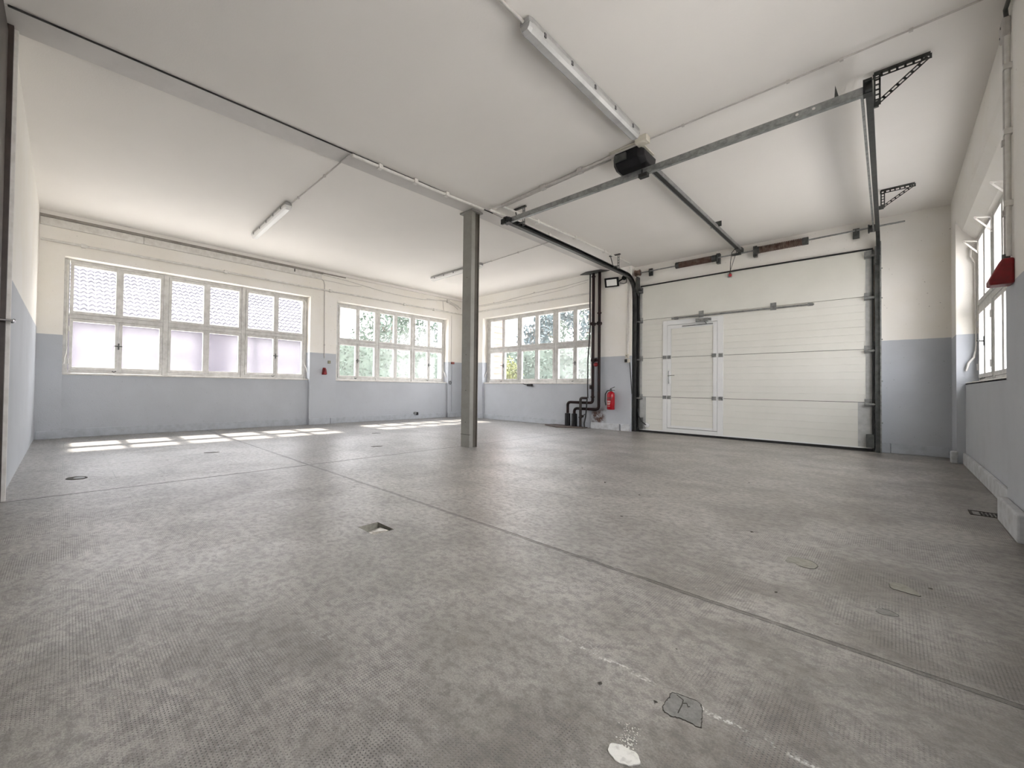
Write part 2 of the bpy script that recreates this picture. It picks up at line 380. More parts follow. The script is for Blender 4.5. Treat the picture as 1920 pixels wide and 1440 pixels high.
# ------------------------------------------------------------------ baseboards
def baseb(name, m, boxes, label, bev=.006):
    b = MB()
    for x in boxes: b.box(*x)
    return struct(b.build(name, m, bevel=bev), label, 'baseboard')
baseb('baseboard_west', M['basew'], [(WU, WU+.018, -.03, 4.6, 0, .16), (WX, WX+.02, -.37, -.02, 0, .14), (WX, WX+.025, 4.62, 5.2, 0, .16), (WX, WX+.025, 5.22, 5.37, 0, .155),
     (WU, WU+.018, 5.4, 9.47, 0, .16), (WX, WX+.018, 9.49, 10.13, 0, .16)], 'painted blue-grey skirting along the window wall')
baseb('baseboard_end', M['basew'], [(-9.75, -8.87, NY-.018, NY, 0, .16), (-8.83, -5.2, NU-.018, NU, 0, .15)], 'painted skirting under the end window')
baseb('baseboard_north', M['basel'], [(-5.15, -4.43, NY-.035, NY, 0, .155), (-4.40, -4.18, NY-.03, NY, 0, .165)],
      'pale cracked skirting along the pier below the extinguisher')
baseb('baseboard_gate', M['basew'], [(-.17, -.04, GY-.04, GY, 0, .165), (-.035, .57, GY-.018, GY, 0, .16)], 'skirting right of the gate, first short piece thicker')
baseb('baseboard_east', M['basel'], [(EU-.03, EU, 5.7, 9.6, 0, .17), (EX-.055, EX, 4.82, 5.60, 0, .19), (EX-.055, EX+.01, 9.62, 9.76, 0, .17)],
      'pale skirting along the right wall, broken off at the near pier', .012)

# ------------------------------------------------------------------ windows
def window(idx, mp, a0, a1, panes, sillfront, label, handles, levers, blank=False):
    """mp(a, d, z): a along wall, d inward from the glass plane"""
    root = thing('window_%d' % idx, label, 'window', mp((a0+a1)/2, 0, 1.15)); root['kind'] = 'structure'
    def bx(b, p0, p1, d0, d1, z0, z1):
        A, B = mp(p0, d0, z0), mp(p1, d1, z1)
        b.box(min(A[0], B[0]), max(A[0], B[0]), min(A[1], B[1]), max(A[1], B[1]), z0, z1)
    Z0, Z1, Z2, Z3 = 1.28, 2.115, 2.31, 3.14
    b = MB(); sw = .055
    u = [(panes[0][0]-sw, panes[1][1]+sw), (panes[2][0]-sw, panes[3][1]+sw), (panes[4][0]-sw, panes[5][1]+sw)]
    bx(b, a0, u[0][0]-.004, -.05, .035, 1.16, 3.25); bx(b, u[2][1]+.004, a1, -.05, .035, 1.16, 3.25)
    bx(b, u[0][1]+.004, u[1][0]-.004, -.05, .045, 1.16, 3.25); bx(b, u[1][1]+.004, u[2][0]-.004, -.05, .045, 1.16, 3.25)
    for q in range(3):
        bx(b, u[q][0], u[q][1], -.05, .03, 1.16, Z0-.055); bx(b, u[q][0], u[q][1], -.05, .045, Z1+.058, Z2-.058); bx(b, u[q][0], u[q][1], -.05, .035, Z3+.058, 3.25)
        bx(b, u[q][0], u[q][1], .03, .06, Z2-.07, Z2-.06)
    b.build('fixed_frame', M['trimw'], root, bevel=.004)
    def sash(name, p0, p1, z0, z1, pans, front, gm, handle=None):
        b = MB(); e = .004
        zz0, zz1 = z0-.052, z1+.054
        o0, o1 = p0, p1
        bx(b, o0+e, pans[0][0], -.03, front, zz0, zz1); bx(b, pans[-1][1], o1-e, -.03, front, zz0, zz1)
        for i in range(len(pans)-1): bx(b, pans[i][1], pans[i+1][0], -.03, front, zz0, zz1)
        for pp in pans:
            bx(b, pp[0], pp[1], -.03, front, zz0, z0); bx(b, pp[0], pp[1], -.03, front, z1, zz1)
        s_ = b.build(name, M['trimw'], root, bevel=.004)
        for pp in pans:
            g = MB(); bx(g, pp[0], pp[1], -.004, .002, z0, z1); g.build('glass_pane', gm, s_)
        return s_
    for q in range(3):
        pr = [panes[2*q], panes[2*q+1]]
        s_ = sash('upper_sash', u[q][0], u[q][1], Z2, Z3, pr, .05 if q != 1 else .04, M['glass_up'])
        mid = (pr[0][1]+pr[1][0])/2
        if q == 1:
            sash('lower_sash', u[q][0], u[q][1], Z0, Z1, pr, .04, M['glass_low'])
        else:
            sl = sash('lower_casement', u[q][0], mid, Z0, Z1, pr[:1], .05, M['glass_low'])
            sr = sash('lower_casement', mid, u[q][1], Z0, Z1, pr[1:], .05, M['glass_low'])
            if q in handles:
                b = MB(); zc = 1.70; bx(b, mid-.012, mid+.012, .05, .058, zc-.06, zc+.06)
                b.tube([mp(mid, .05, zc), mp(mid, .10, zc)], .009, 8); b.tube([mp(mid-.075, .10, zc+.004), mp(mid, .105, zc), mp(mid+.06, .10, zc+.002)], .010, 8)
                b.build('casement_handle', M['galvd'], sl, label='dark metal turn handle')
                b = MB(); b.tube([mp(mid-.09, .06, 1.215), mp(mid-.07, .09, 1.20), mp(mid-.03, .07, 1.22)], .008, 6); b.build('stay_hook', M['galvd'], sl)
            for ps, a in ((sl, u[q][0]), (sr, u[q][1])):
                b = MB()
                for zc in (1.38, 1.98): b.tube([mp(a, .055, zc-.045), mp(a, .055, zc+.045)], .011, 6)
                b.build('hinge', M['trimw'], ps)
    # sill board
    b = MB(); bx(b, a0+.005, a1-.005, -.05, sillfront, 1.13, 1.165); b.build('window_sill', M['sill'], root, bevel=.006)
    # opener levers and shears
    for (a, sgn) in levers:
        b = MB()
        b.tube([mp(a, .05, 3.14), mp(a, .10, 3.10), mp(a, .11, 2.95), mp(a, .07, 2.86), mp(a, .065, 1.7), mp(a+sgn*.01, .07, 1.62), mp(a-sgn*.0, .085, 1.52), mp(a-sgn*.02, .13, 1.44), mp(a-sgn*.03, .15, 1.33)],
               [.009, .010, .010, .007, .007, .008, .011, .014, .010], 8)
        b.build('opener_lever', M['white'], root, label='white painted lever of the top-light opener')
    return root
W1P = [(.085, .705), (.82, 1.43), (1.635, 2.235), (2.36, 2.965), (3.165, 3.765), (3.88, 4.49)]
W2P = [(5.575, 6.07), (6.19, 6.70), (6.89, 7.40), (7.52, 8.03), (8.23, 8.74), (8.855, 9.365)]
W3P = [(-8.68, -8.22), (-8.11, -7.64), (-7.475, -7.01), (-6.89, -6.42), (-6.235, -5.785), (-5.67, -5.29)]
W4P = [(5.82, 6.32), (6.44, 6.94), (7.15, 7.65), (7.77, 8.27), (8.42, 8.92), (9.04, 9.50)]
W5P = [(.25, .83), (.95, 1.5), (1.72, 2.28), (2.4, 2.95), (3.15, 3.7), (3.82, 4.33)]
mw = lambda a, d, z: (-10.02+d, a, z)
mn = lambda a, d, z: (a, 10.40-d, z)
me_ = lambda a, d, z: (.835-d, a, z)
window(1, mw, -.05, 4.62, W1P, .185, 'leftmost white twelve-pane window with tiled roof outside', (0, 2), ((.0, 1), (4.56, -1)))
window(2, mw, 5.36, 9.49, W2P, .185, 'white twelve-pane window between first window and corner, greenery outside', (0, 2), ((9.43, -1),))
window(3, mn, -8.85, -5.15, W3P, .20, 'white twelve-pane window in end wall beside dark pipes', (0, 2), ((-8.80, 1),))
w4 = window(4, me_, 5.66, 9.66, W4P, .155, 'white window in the right wall seen at a steep angle', (0, 2), ((9.60, -1),))
window(5, me_, .1, 4.45, W5P, .155, 'added unseen window in the right wall, lighting the near hall', (0, 2), ())  # added out of view to light the near part of the hall
for yy in (9.52, 8.32, 7.05):     # fan brackets above the right window
    b = MB(); b.bar((.785, yy, 3.14), (.655, yy, 3.17), .012, .018); b.bar((.785, yy, 2.98), (.66, yy, 3.165), .012, .016); b.bar((.785, yy, 2.96), (.785, yy, 3.17), .014, .012)
    b.build('opener_bracket', M['white'], w4)

# ------------------------------------------------------------------ dark door at far left edge
d2 = thing('door_2', 'dark brown door at the extreme left edge with pale jamb', 'door', (-4.5, -.42, 0)); d2['kind'] = 'structure'
b = MB(); b.box(-4.83, -3.9, -.455, -.41, .01, 3.9); b.build('door_leaf', M['brown'], d2, bevel=.004)
b = MB(); b.box(-4.945, -4.905, -.46, -.355, 0, 3.98); b.build('door_jamb', M['white'], d2, label='pale painted jamb edge')
b = MB(); b.box(-4.90, -4.86, -.46, -.38, 0, 3.98); b.build('frame_strip', M['brown'], d2)
b = MB(); b.tube([(-4.8, -.42, 1.50), (-4.8, -.33, 1.50)], .01, 8); b.tube([(-4.8, -.335, 1.50), (-4.88, -.33, 1.5)], .011, 8); b.build('door_handle', M['chrome'], d2)
# hook on the white paint edge, round vent high on wall_south
b = MB(); b.tube([(-4.97, -.39, 1.50), (-4.97, -.345, 1.50), (-4.97, -.335, 1.53)], .007, 8)
tag(b.build('wall_hook', M['galvd'], origin=(-4.97, -.39, 1.5)), 'small dark hook on the wall by the left edge', 'hook')

# ------------------------------------------------------------------ steel beam and column
b = MB(); b.prism([(-4.64, -.45, 3.97), (-4.95, -.45, 3.97), (-4.80, 5.4, 3.97), (-4.53, 5.4, 3.97)], (0, 0, .08))
b.prism([(-4.53, 5.4, 3.97), (-4.80, 5.4, 3.97), (-4.80, 10.14, 3.97), (-4.42, 10.14, 3.97)], (0, 0, .08))
bo = b.build('steel_beam', M['beamg'], origin=(-4.7, 5, 3.97))
tag(bo, 'long grey ceiling beam flush with the ceiling over the column', 'beam')
b = MB(); b.bar((-4.635, -.4, 3.972), (-4.52, 5.4, 3.972), .012, .012); b.build('edge_gap', M['dark'], bo, label='thin dark gap along the beam edge')
ct = thing('steel_column', 'grey steel column standing in the middle of the hall', 'column', (-4.75, 5.12, 0))
b = MB(); b.box(-4.855, -4.66, 5.03, 5.05, 0, 3.97); b.box(-4.855, -4.835, 5.05, 5.22, 0, 3.97); b.box(-4.72, -4.66, 5.05, 5.12, 0, 3.97)
b.build('shaft', M['steelg'], ct, bevel=.003)
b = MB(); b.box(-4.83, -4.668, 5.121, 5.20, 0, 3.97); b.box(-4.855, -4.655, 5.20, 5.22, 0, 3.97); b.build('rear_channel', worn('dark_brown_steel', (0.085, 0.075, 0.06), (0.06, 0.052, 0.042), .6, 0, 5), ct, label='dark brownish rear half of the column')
b = MB(); b.box(-4.90, -4.62, 4.99, 5.26, 3.945, 3.969); b.build('cap_plate', M['steelg'], ct)
b = MB(); b.box(-4.858, -4.657, 5.027, 5.052, .21, .217)
for z in (.95, 1.55, 2.85, .42): b.tube([(-4.75, 5.031, z), (-4.75, 5.024, z)], .006, 8)
b.build('bolt_hole', M['dark'], ct)

# ------------------------------------------------------------------ sectional gate
D = thing('door_1', 'white sectional gate with an inset walk-through door', 'gate', (-2.1, 10.33, 0)); D['kind'] = 'structure'
DY = 10.335
seams = [.065, .836, 1.752, 2.664, 3.475]
WK = (-3.53, -2.37); LF = (-3.435, -2.475)
def ribbed(b, x0, x1, z0, z1, y=DY, ribs=True):
    pr = [(y+.035, z0), (y, z0)]
    if ribs:
        n = max(1, int(round((z1-z0)/.13))); st = (z1-z0)/n
        for i in range(1, n):
            z = z0+i*st; pr += [(y, z-.005), (y+.0035, z), (y, z+.005)]
    pr += [(y, z1), (y+.035, z1)]
    b.prism([(x0, a, c_) for a, c_ in pr], (x1-x0, 0, 0))
for i in range(4):
    z0, z1 = seams[i]+.004, seams[i+1]-.004
    right = -.415 if i == 0 else -.32
    left = -3.90 if i == 0 else -3.99
    b = MB()
    if i < 3:
        ribbed(b, left, WK[0], z0, z1); ribbed(b, WK[1], right, z0, z1)
    else: ribbed(b, left, right, z0, z1, ribs=False)
    if i == 2: b.box(WK[0], WK[1], DY, DY+.035, 2.594, z1)
    p_ = b.build('door_panel', M['panel'], D)
    b = MB(); b.box(-4.045, left, DY-.004, DY+.035, z0, z1); b.build('end_cap', M['stile'], p_)
    b = MB(); b.box(right, -.235, DY-.004, DY+.035, z0, z1); b.build('end_cap', M['stile'], p_)
b = MB(); b.box(-4.05, -.23, DY+.036, DY+.05, 0.05, 3.5); b.build('seam_backing', M['dark'], D)
b = MB(); b.box(-4.05, -.235, DY-.01, DY+.045, .045, .07); b.build('bottom_rail', M['panel2'], D)
b = MB(); b.box(-4.05, -.23, DY-.02, DY+.04, 0, .046); b.build('floor_seal', M['black'], D)
b = MB(); b.tube([(-4.02, DY-.02, 3.475), (-2.1, DY-.02, 3.487), (-.23, DY-.02, 3.47)], .016, 8); b.build('top_seal', M['black'], D)
b = MB(); b.box(-4.04, -3.9, DY-.008, DY-.004, .07, .83); b.build('cover_plate', M['stile'], D)
# walk-through door
wf = MB()
wf.box(WK[0], LF[0]-.004, DY-.014, DY+.03, .065, 2.59); wf.box(LF[1]+.004, WK[1], DY-.014, DY+.03, .065, 2.59); wf.box(LF[0]-.004, LF[1]+.004, DY-.014, DY+.03, 2.485, 2.59)
wf.box(LF[0]-.004, LF[1]+.004, DY-.014, DY+.03, .065, .135)
wf.build('wicket_frame', M['panel2'], D, bevel=.003)
wd = MB()
wd.box(LF[0], LF[0]+.075, DY-.012, DY+.02, .145, 2.478); wd.box(LF[1]-.075, LF[1], DY-.012, DY+.02, .145, 2.478)
wd.box(LF[0]+.075, LF[1]-.075, DY-.012, DY+.02, 2.40, 2.478); wd.box(LF[0]+.075, LF[1]-.075, DY-.012, DY+.02, .145, .20)
wk = wd.build('wicket_leaf', M['panel2'], D, bevel=.002)
for z0, z1 in ((.20, .832), (.84, 1.748), (1.756, 2.40)):
    b = MB(); ribbed(b, LF[0]+.077, LF[1]-.077, z0, z1, DY-.002); b.build('leaf_panel', M['panel'], wk)
b = MB(); b.box(-3.415, -3.385, DY-.022, DY-.012, 1.15, 1.44); b.tube([(-3.40, DY-.02, 1.335), (-3.40, DY-.07, 1.335)], .012, 8)
b.tube([(-3.405, DY-.07, 1.335), (-3.27, DY-.07, 1.335)], .011, 8); b.tube([(-3.40, DY-.02, 1.20), (-3.40, DY-.035, 1.20)], .014, 10)
b.build('lever_handle', M['chrome'], wk, bevel=.003)
b = MB(); b.box(-2.86, -2.63, DY-.075, DY-.014, 2.495, 2.565); b.box(-2.63, -2.58, DY-.06, DY-.014, 2.50, 2.56); b.bar((-2.70, DY-.05, 2.49), (-2.66, DY-.05, 2.45), .02, .02); cl = b.build('door_closer', M['galv'], D, bevel=.005)
b = MB(); b.box(-3.13, -2.55, DY-.04, DY-.012, 2.425, 2.447); b.build('closer_rail', M['galv'], cl)
# stiffening tube across the gate
b = MB(); b.tube([(-3.34, DY-.04, 2.628), (-.97, DY-.04, 2.622)], .017, 10); st_ = b.build('stiffening_tube', M['galv'], D)
for x in (-3.25, -2.77, -1.555, -1.02):
    b = MB(); b.box(x-.035, x+.035, DY-.05, DY-.004, 2.60, 2.65)
    if x in (-2.77, -1.555): b.box(x-.045, x+.045, DY-.012, DY-.003, 2.59, 2.735)
    b.build('tube_bracket', M['galv'], st_)
# hinges on the seams
for z in (seams[1], seams[2]):
    for x in (-3.49, -3.40, -2.53, -2.41):
        b = MB(); b.box(x-.038, x+.038, DY-.022, DY-.01, z-.04, z-.006); b.box(x-.038, x+.038, DY-.022, DY-.01, z+.006, z+.04); b.tube([(x-.036, DY-.022, z), (x+.036, DY-.022, z)], .008, 8)
        b.build('hinge', M['galv'], D)
# roller hinges at both ends
for xs_, sg in ((-4.02, 1), (-.275, -1)):
    for z in (.836, 1.752, 2.664, 3.38):
        b = MB(); wdt = .05 if sg == 1 else .06
        b.box(xs_-wdt, xs_+wdt, DY-.07, DY-.004, z-.055, z-.02); b.box(xs_-wdt, xs_+wdt, DY-.012, DY-.004, z-.075, z+.06); b.tube([(xs_-wdt, DY-.06, z-.03), (xs_+wdt, DY-.06, z-.03)], .02, 10)
        b.tube([(xs_, DY-.07, z-.035), (xs_-sg*.13, DY-.07, z-.035)], .012, 8)
        b.build('roller_bracket', M['galv'], D, bevel=.002)
b = MB(); b.box(-.315, -.22, DY-.09, DY-.004, .07, .29); b.build('bottom_bracket', M['galvd'], D)
b = MB(); b.box(-4.04, -3.96, DY-.07, DY-.004, .07, .34); b.build('bottom_bracket', M['galvd'], D)
b = MB(); b.tube([(-4.06, DY-.07, .55), (-4.03, DY-.08, .38), (-3.96, DY-.06, .24), (-3.88, DY-.03, .17)], .012, 8); b.build('signal_cable', M['black'], D)
b = MB(); b.lathe((-3.87, DY-.004, .165), [(.055, 0), (.055, .02), (.045, .035), (.0, .035)], 16, 'y'); b.build('junction_cap', M['panel2'], D)
b = MB(); b.box(-2.29, -2.22, DY-.04, DY-.004, 3.37, 3.45); b.build('arm_anchor', M['galv'], D)

# ------------------------------------------------------------------ tracks
def channel(b, path, w=.05, h=.1, t=.008, side=1):
    """C profile in the plane x = const, opening towards side"""
    pts = [Vector(p) for p in path]; n = len(pts); nr = []
    for i, p in enumerate(pts):
        d = (pts[min(i+1, n-1)]-pts[max(i-1, 0)]).normalized(); nr.append(Vector((0, -d.z, d.y)))
    sec = [(0, -h/2), (w*side, -h/2), (w*side, -h/2+t*1.5), (t*side, -h/2+t), (t*side, h/2-t), (w*side, h/2-t*1.5), (w*side, h/2), (0, h/2)]
    k_ = len(sec); vs = []
    for p, q in zip(pts, nr):
        for a, c_ in sec: vs.append(p+Vector((a, 0, 0))+q*c_)
    fs = [(i*k_+j, i*k_+(j+1) % k_, (i+1)*k_+(j+1) % k_, (i+1)*k_+j) for i in range(n-1) for j in range(k_)]
    b.add(vs, fs); b.add(vs[:k_], [tuple(range(k_))]); b.add(vs[-k_:], [tuple(range(k_))])
def curve(yc, zc, r, y_end, n=8): return [(yc+r*math.sin(a), zc-r+r*math.cos(a)) for a in [i*math.pi/2/n for i in range(n+1)]]
ZT = 3.70
LT = thing('door_track', 'left gate track, dark rail curving from pier to the ceiling above', 'track', (-4.12, 10.25, 0), 'gate tracks')
path = [(5.22, ZT), (7.5, ZT), (9.72, ZT-.02)]+curve(9.74, ZT-.02, .52, 0)[1:]
path = [(-4.15, y, z) for y, z in path]
b = MB(); channel(b, path, .07, .085); b.build('curved_rail', M['track'], LT)
b = MB(); channel(b, [(-4.15, 10.26, 3.2), (-4.15, 10.26, .0)], .07, .07); b.build('upright_rail', M['track'], LT)
b = MB(); b.box(-4.175, -4.155, 10.20, 10.36, 0.0, 3.46); b.box(-4.12, -4.06, 10.30, 10.33, 0, 3.46); b.build('angle_upright', M['galvd'], LT)
b = MB(); b.prism([(-4.06, 10.08, 3.40), (-4.06, 10.34, 3.2), (-4.06, 10.34, 3.70), (-4.06, 10.14, 3.70)], (.012, 0, 0)); b.build('drum_plate', M['galvd'], LT)
b = MB(); b.bar((-4.06, 10.29, 3.42), (-4.06, 10.29, .1), .03, .03); b.build('side_seal', M['black'], LT)
RT = thing('door_track', 'right gate track, galvanised upright and rail running back under ceiling', 'track', (-.17, 10.25, 0), 'gate tracks')
path = [(5.22, ZT), (7.5, ZT), (9.72, ZT-.02)]+curve(9.74, ZT-.02, .52, 0)[1:]
path = [(-.115-.03*min(1, max(0, (y-5.2)/4.4)), y, z) for y, z in path]
b = MB(); channel(b, path, .045, .085, side=-1); b.build('curved_rail', M['track'], RT)
b = MB(); b.bar((-.183, 5.30, ZT-.025), (-.212, 9.9, ZT-.045), .02, .022); b.build('stiffener', M['galv'], RT)
b = MB(); channel(b, [(-.145, 10.26, 3.2), (-.145, 10.26, .0)], .06, .07, side=-1); b.build('upright_rail', M['galvd'], RT)
b = MB(); b.box(-.15, -.135, 10.19, 10.36, 0.0, 3.55); b.box(-.21, -.15, 10.30, 10.33, 0, 3.5); b.build('angle_upright', M['galv'], RT)
b = MB(); b.bar((-.235, 10.29, 3.44), (-.235, 10.29, .1), .022, .03); b.build('side_seal', M['black'], RT)
b = MB()
for z in (.5, 1.2, 1.9, 2.6, 3.1): b.tube([(-.135, 10.25, z), (-.12, 10.25, z)], .012, 6)
b.build('bolt', M['galv'], RT)
# cross bar
cb = thing('cross_bar', 'galvanised bar crossing between the two ceiling rails', 'bar', (-2.1, 5.33, ZT))
b = MB(); b.box(-4.08, -.175, 5.31, 5.335, ZT-.035, ZT+.045); b.box(-4.08, -.175, 5.285, 5.335, ZT-.043, ZT-.033); b.build('angle_bar', M['galv'], cb)
b = MB()
for x in (-.62, -.50): b.tube([(x, 5.308, ZT+.01), (x, 5.303, ZT+.01)], .012, 10)
b.build('bolt_hole', M['labelw'], cb)
b = MB(); b.box(-.175, -.12, 5.26, 5.345, ZT-.05, ZT+.08); b.build('end_stop', M['black'], cb)
b = MB(); b.box(-4.17, -4.05, 5.24, 5.345, ZT-.05, ZT+.03); b.box(-4.2, -4.12, 5.22, 5.26, ZT-.06, ZT+.02); b.build('end_stop', M['track'], cb)
b = MB(); b.box(-2.08, -1.98, 5.24, 5.31, ZT-.09, ZT-.045); b.tube([(-2.06, 5.30, ZT-.06), (-2.06, 5.30, ZT+.03)], .008, 6); b.build('rubber_stop', M['black'], cb)
b = MB(); b.prism([(-.36, 5.32, ZT+.04), (-.33, 5.32, ZT+.04), (-.355, 5.32, ZT+.16)], (0, .008, 0)); b.build('loose_tab', M['galvd'], cb)
# hangers
def tri_bracket(x0, x1, y, label, d, drop):
    t = thing('wall_bracket', label, 'bracket', (x0, y, 3.97), 'perforated triangular brackets')
    b = MB(); b.box(x0, x1, y-.022, y+.022, 3.965, 3.98); b.perf((x0, y-.02, 3.94), (x1, y-.02, 3.94), .045, .006, (0, 1, 0), 7); b.build('top_angle', M['galvd'], t)
    b = MB(); b.perf((x0+.02, y, 3.96), (x0+.02, y, 3.98-drop), .045, .006, (0, 1, 0), 6); b.box(x0-.004, x0+.002, y-.01, y+.05, 3.98-drop, 3.97); b.build('upright_angle', M['galvd'], t)
    b = MB(); b.perf((x0+.02, y, 3.99-drop), (x1-.02, y, 3.94), .035, .006, (0, 1, 0), 7); b.build('diagonal_brace', M['galvd'], t)
    b = MB(); b.box(x0-.04, x0+.03, y-.01, y+.02, 3.98-drop-.02, 3.98-drop+.03); b.build('rail_clamp', M['galvd'], t)
    return t
tri_bracket(-.115, .22, 5.60, 'nearer of the two perforated triangular brackets beside right rail', 0, .30)
tri_bracket(-.12, .205, 8.93, 'farther perforated triangular bracket, close to the gate wall', 0, .26)
for y, lab in ((5.56, 'hanger bracket holding the free end of left rail'), (9.05, 'hanger bracket near the curve of left rail')):
    t = thing('rail_hanger', lab, 'bracket', (-4.1, y, 3.97), 'hangers of the left rail')
    b = MB(); b.box(-4.20, -3.96, y-.02, y+.02, 3.955, 3.979); b.build('ceiling_strap', M['galvd'], t)
    b = MB(); b.perf((-4.0, y, 3.96), (-4.0, y, 3.66), .045, .006, (0, 1, 0), 5); b.box(-4.12, -3.98, y-.004, y+.004, 3.70, 3.73); b.build('drop_strap', M['galv'], t)
    b = MB(); b.bar((-4.18, y+.02, 3.955), (-4.12, y, 3.745), .02, .006); b.build('side_strap', M['galvd'], t)

# ------------------------------------------------------------------ torsion shaft
TS = thing('torsion_shaft', 'spring shaft with two rusty coil springs above the gate', 'spring shaft', (-2.1, 10.27, 3.8))
SY, SZ = 10.24, 3.80
b = MB(); b.tube([(-4.10, SY, SZ-.01), (.13, SY, SZ+.02)], .014, 10); b.build('shaft', M['galv'], TS)
def spring(x0, x1, nm):
    b = MB(); n = 26; pts = []
    b.tube([(x0, SY, SZ), (x1, SY, SZ)], .05, 14)
    for i in range(n*10+1):
        a = i/10*2*math.pi; pts.append((x0+(x1-x0)*i/(n*10), SY+.058*math.cos(a), SZ+.058*math.sin(a)))
    b.tube(pts, .0125, 5); return b.build('coil_spring', M['rust'], TS)
s1 = spring(-3.19, -2.53, 'l'); s2 = spring(-1.76, -1.10, 'r')
for x0, x1 in ((-3.24, -3.17), (-2.55, -2.47), (-1.82, -1.75), (-1.12, -1.04)):
    b = MB(); b.tube([(x0, SY, SZ), (x1, SY, SZ)], .07, 14); b.build('spring_cone', M['galvd'], TS)
for x in (-2.45, -1.83):
    b = MB(); b.box(x-.03, x+.03, SY+.02, GY, SZ-.11, SZ+.10); b.box(x-.008, x+.008, SY-.06, GY, SZ-.08, SZ+.07); b.build('anchor_plate', M['galvd'], TS)
for x in (-3.80, -.43):
    b = MB(); b.box(x-.04, x+.04, SY+.07, GY, SZ-.10, SZ+.07); b.box(x-.006, x+.006, SY-.03, GY, SZ-.05, SZ+.04); b.build('bearing_bracket', M['galvd'], TS)
for x in (-4.06, -.225):
    b = MB(); b.lathe((x-.06, SY, SZ), [(.03, 0), (.075, .0), (.075, .015), (.06, .02), (.062, .09), (.075, .1), (.075, .115), (.03, .12)], 18, 'x'); b.build('cable_drum', M['rust'] if x < -1 else M['track'], TS)
b = MB(); b.tube([(-2.2, SY, SZ), (-2.05, SY, SZ)], .026, 10); b.build('shaft_coupler', M['galvd'], TS)

# ------------------------------------------------------------------ gate opener
OP = thing('gate_opener', 'black motor unit under the ceiling with long drive rail to the gate', 'gate opener', (-2.12, 5.4, 3.95))
b = MB(); x0, x1 = -2.34, -1.99
prf = [(5.08, 3.93), (5.10, 3.81), (5.20, 3.755), (5.45, 3.752), (5.56, 3.80), (5.60, 3.93)]
b.prism([(x0+.04, y, z) for y, z in prf], (x1-x0-.08, 0, 0))
for xx, dd in ((x0+.04, -.05), (x1-.04, .05)):
    inner = [(xx, y, z) for y, z in prf]; outer = [(xx+dd, 5.34+(y-5.34)*.72, 3.86+(z-3.86)*.72) for y, z in prf]
    b.add(inner+outer, [tuple(range(6, 12))]+[(i, (i+1) % 6, 6+(i+1) % 6, 6+i) for i in range(6)])
mo = b.build('motor_housing', M['blackp'], OP, bevel=.008)
b = MB(); b.box(-2.30, -2.16, 5.06, 5.09, 3.82, 3.90); b.build('rear_socket', M['galvd'], mo)
b = MB(); b.prism([(-2.36, 5.06, 3.955), (-2.04, 5.06, 3.955), (-1.99, 5.2, 3.955), (-1.99, 5.5, 3.955), (-2.36, 5.5, 3.955), (-2.38, 5.3, 3.955)], (0, 0, .015)); b.build('mounting_plate', M['boxw'], mo)
b = MB(); b.box(-2.10, -2.045, 5.55, 10.26, 3.86, 3.90); b.build('drive_rail', M['black'], OP)
b = MB(); b.box(-2.045, -2.035, 5.55, 10.26, 3.855, 3.91); b.box(-2.11, -2.10, 5.55, 10.26, 3.855, 3.91); b.build('rail_flange', M['galv'], OP)
b = MB()
for y in (8.55,): b.box(-2.15, -1.99, y-.01, y+.01, 3.89, 3.98)
b.box(-2.12, -2.03, 10.2, GY, 3.85, 3.92); b.build('rail_bracket', M['galvd'], OP)
b = MB(); b.bar((-2.07, 10.05, 3.86), (-2.255, 10.28, 3.43), .022, .008, (1, 0, 0)); b.box(-2.10, -2.04, 9.96, 10.1, 3.825, 3.865); b.build('drive_arm', M['galvd'], OP)
rc = thing('release_cord', 'thin hanging emergency cord with red knob before the gate', 'pull cord', (-2.2, 10.02, 3.82))
b = MB(); b.tube([(-2.10, 9.98, 3.84), (-2.15, 9.99, 3.78), (-2.175, 10.0, 3.6), (-2.18, 10.0, 3.36)], .006, 6); b.build('cord', M['pipe2'], rc)
b = MB(); b.lathe((-2.18, 10.0, 3.30), [(.004, 0), (.03, .02), (.03, .04), (.006, .07)], 12); b.build('knob', M['redx'], rc)

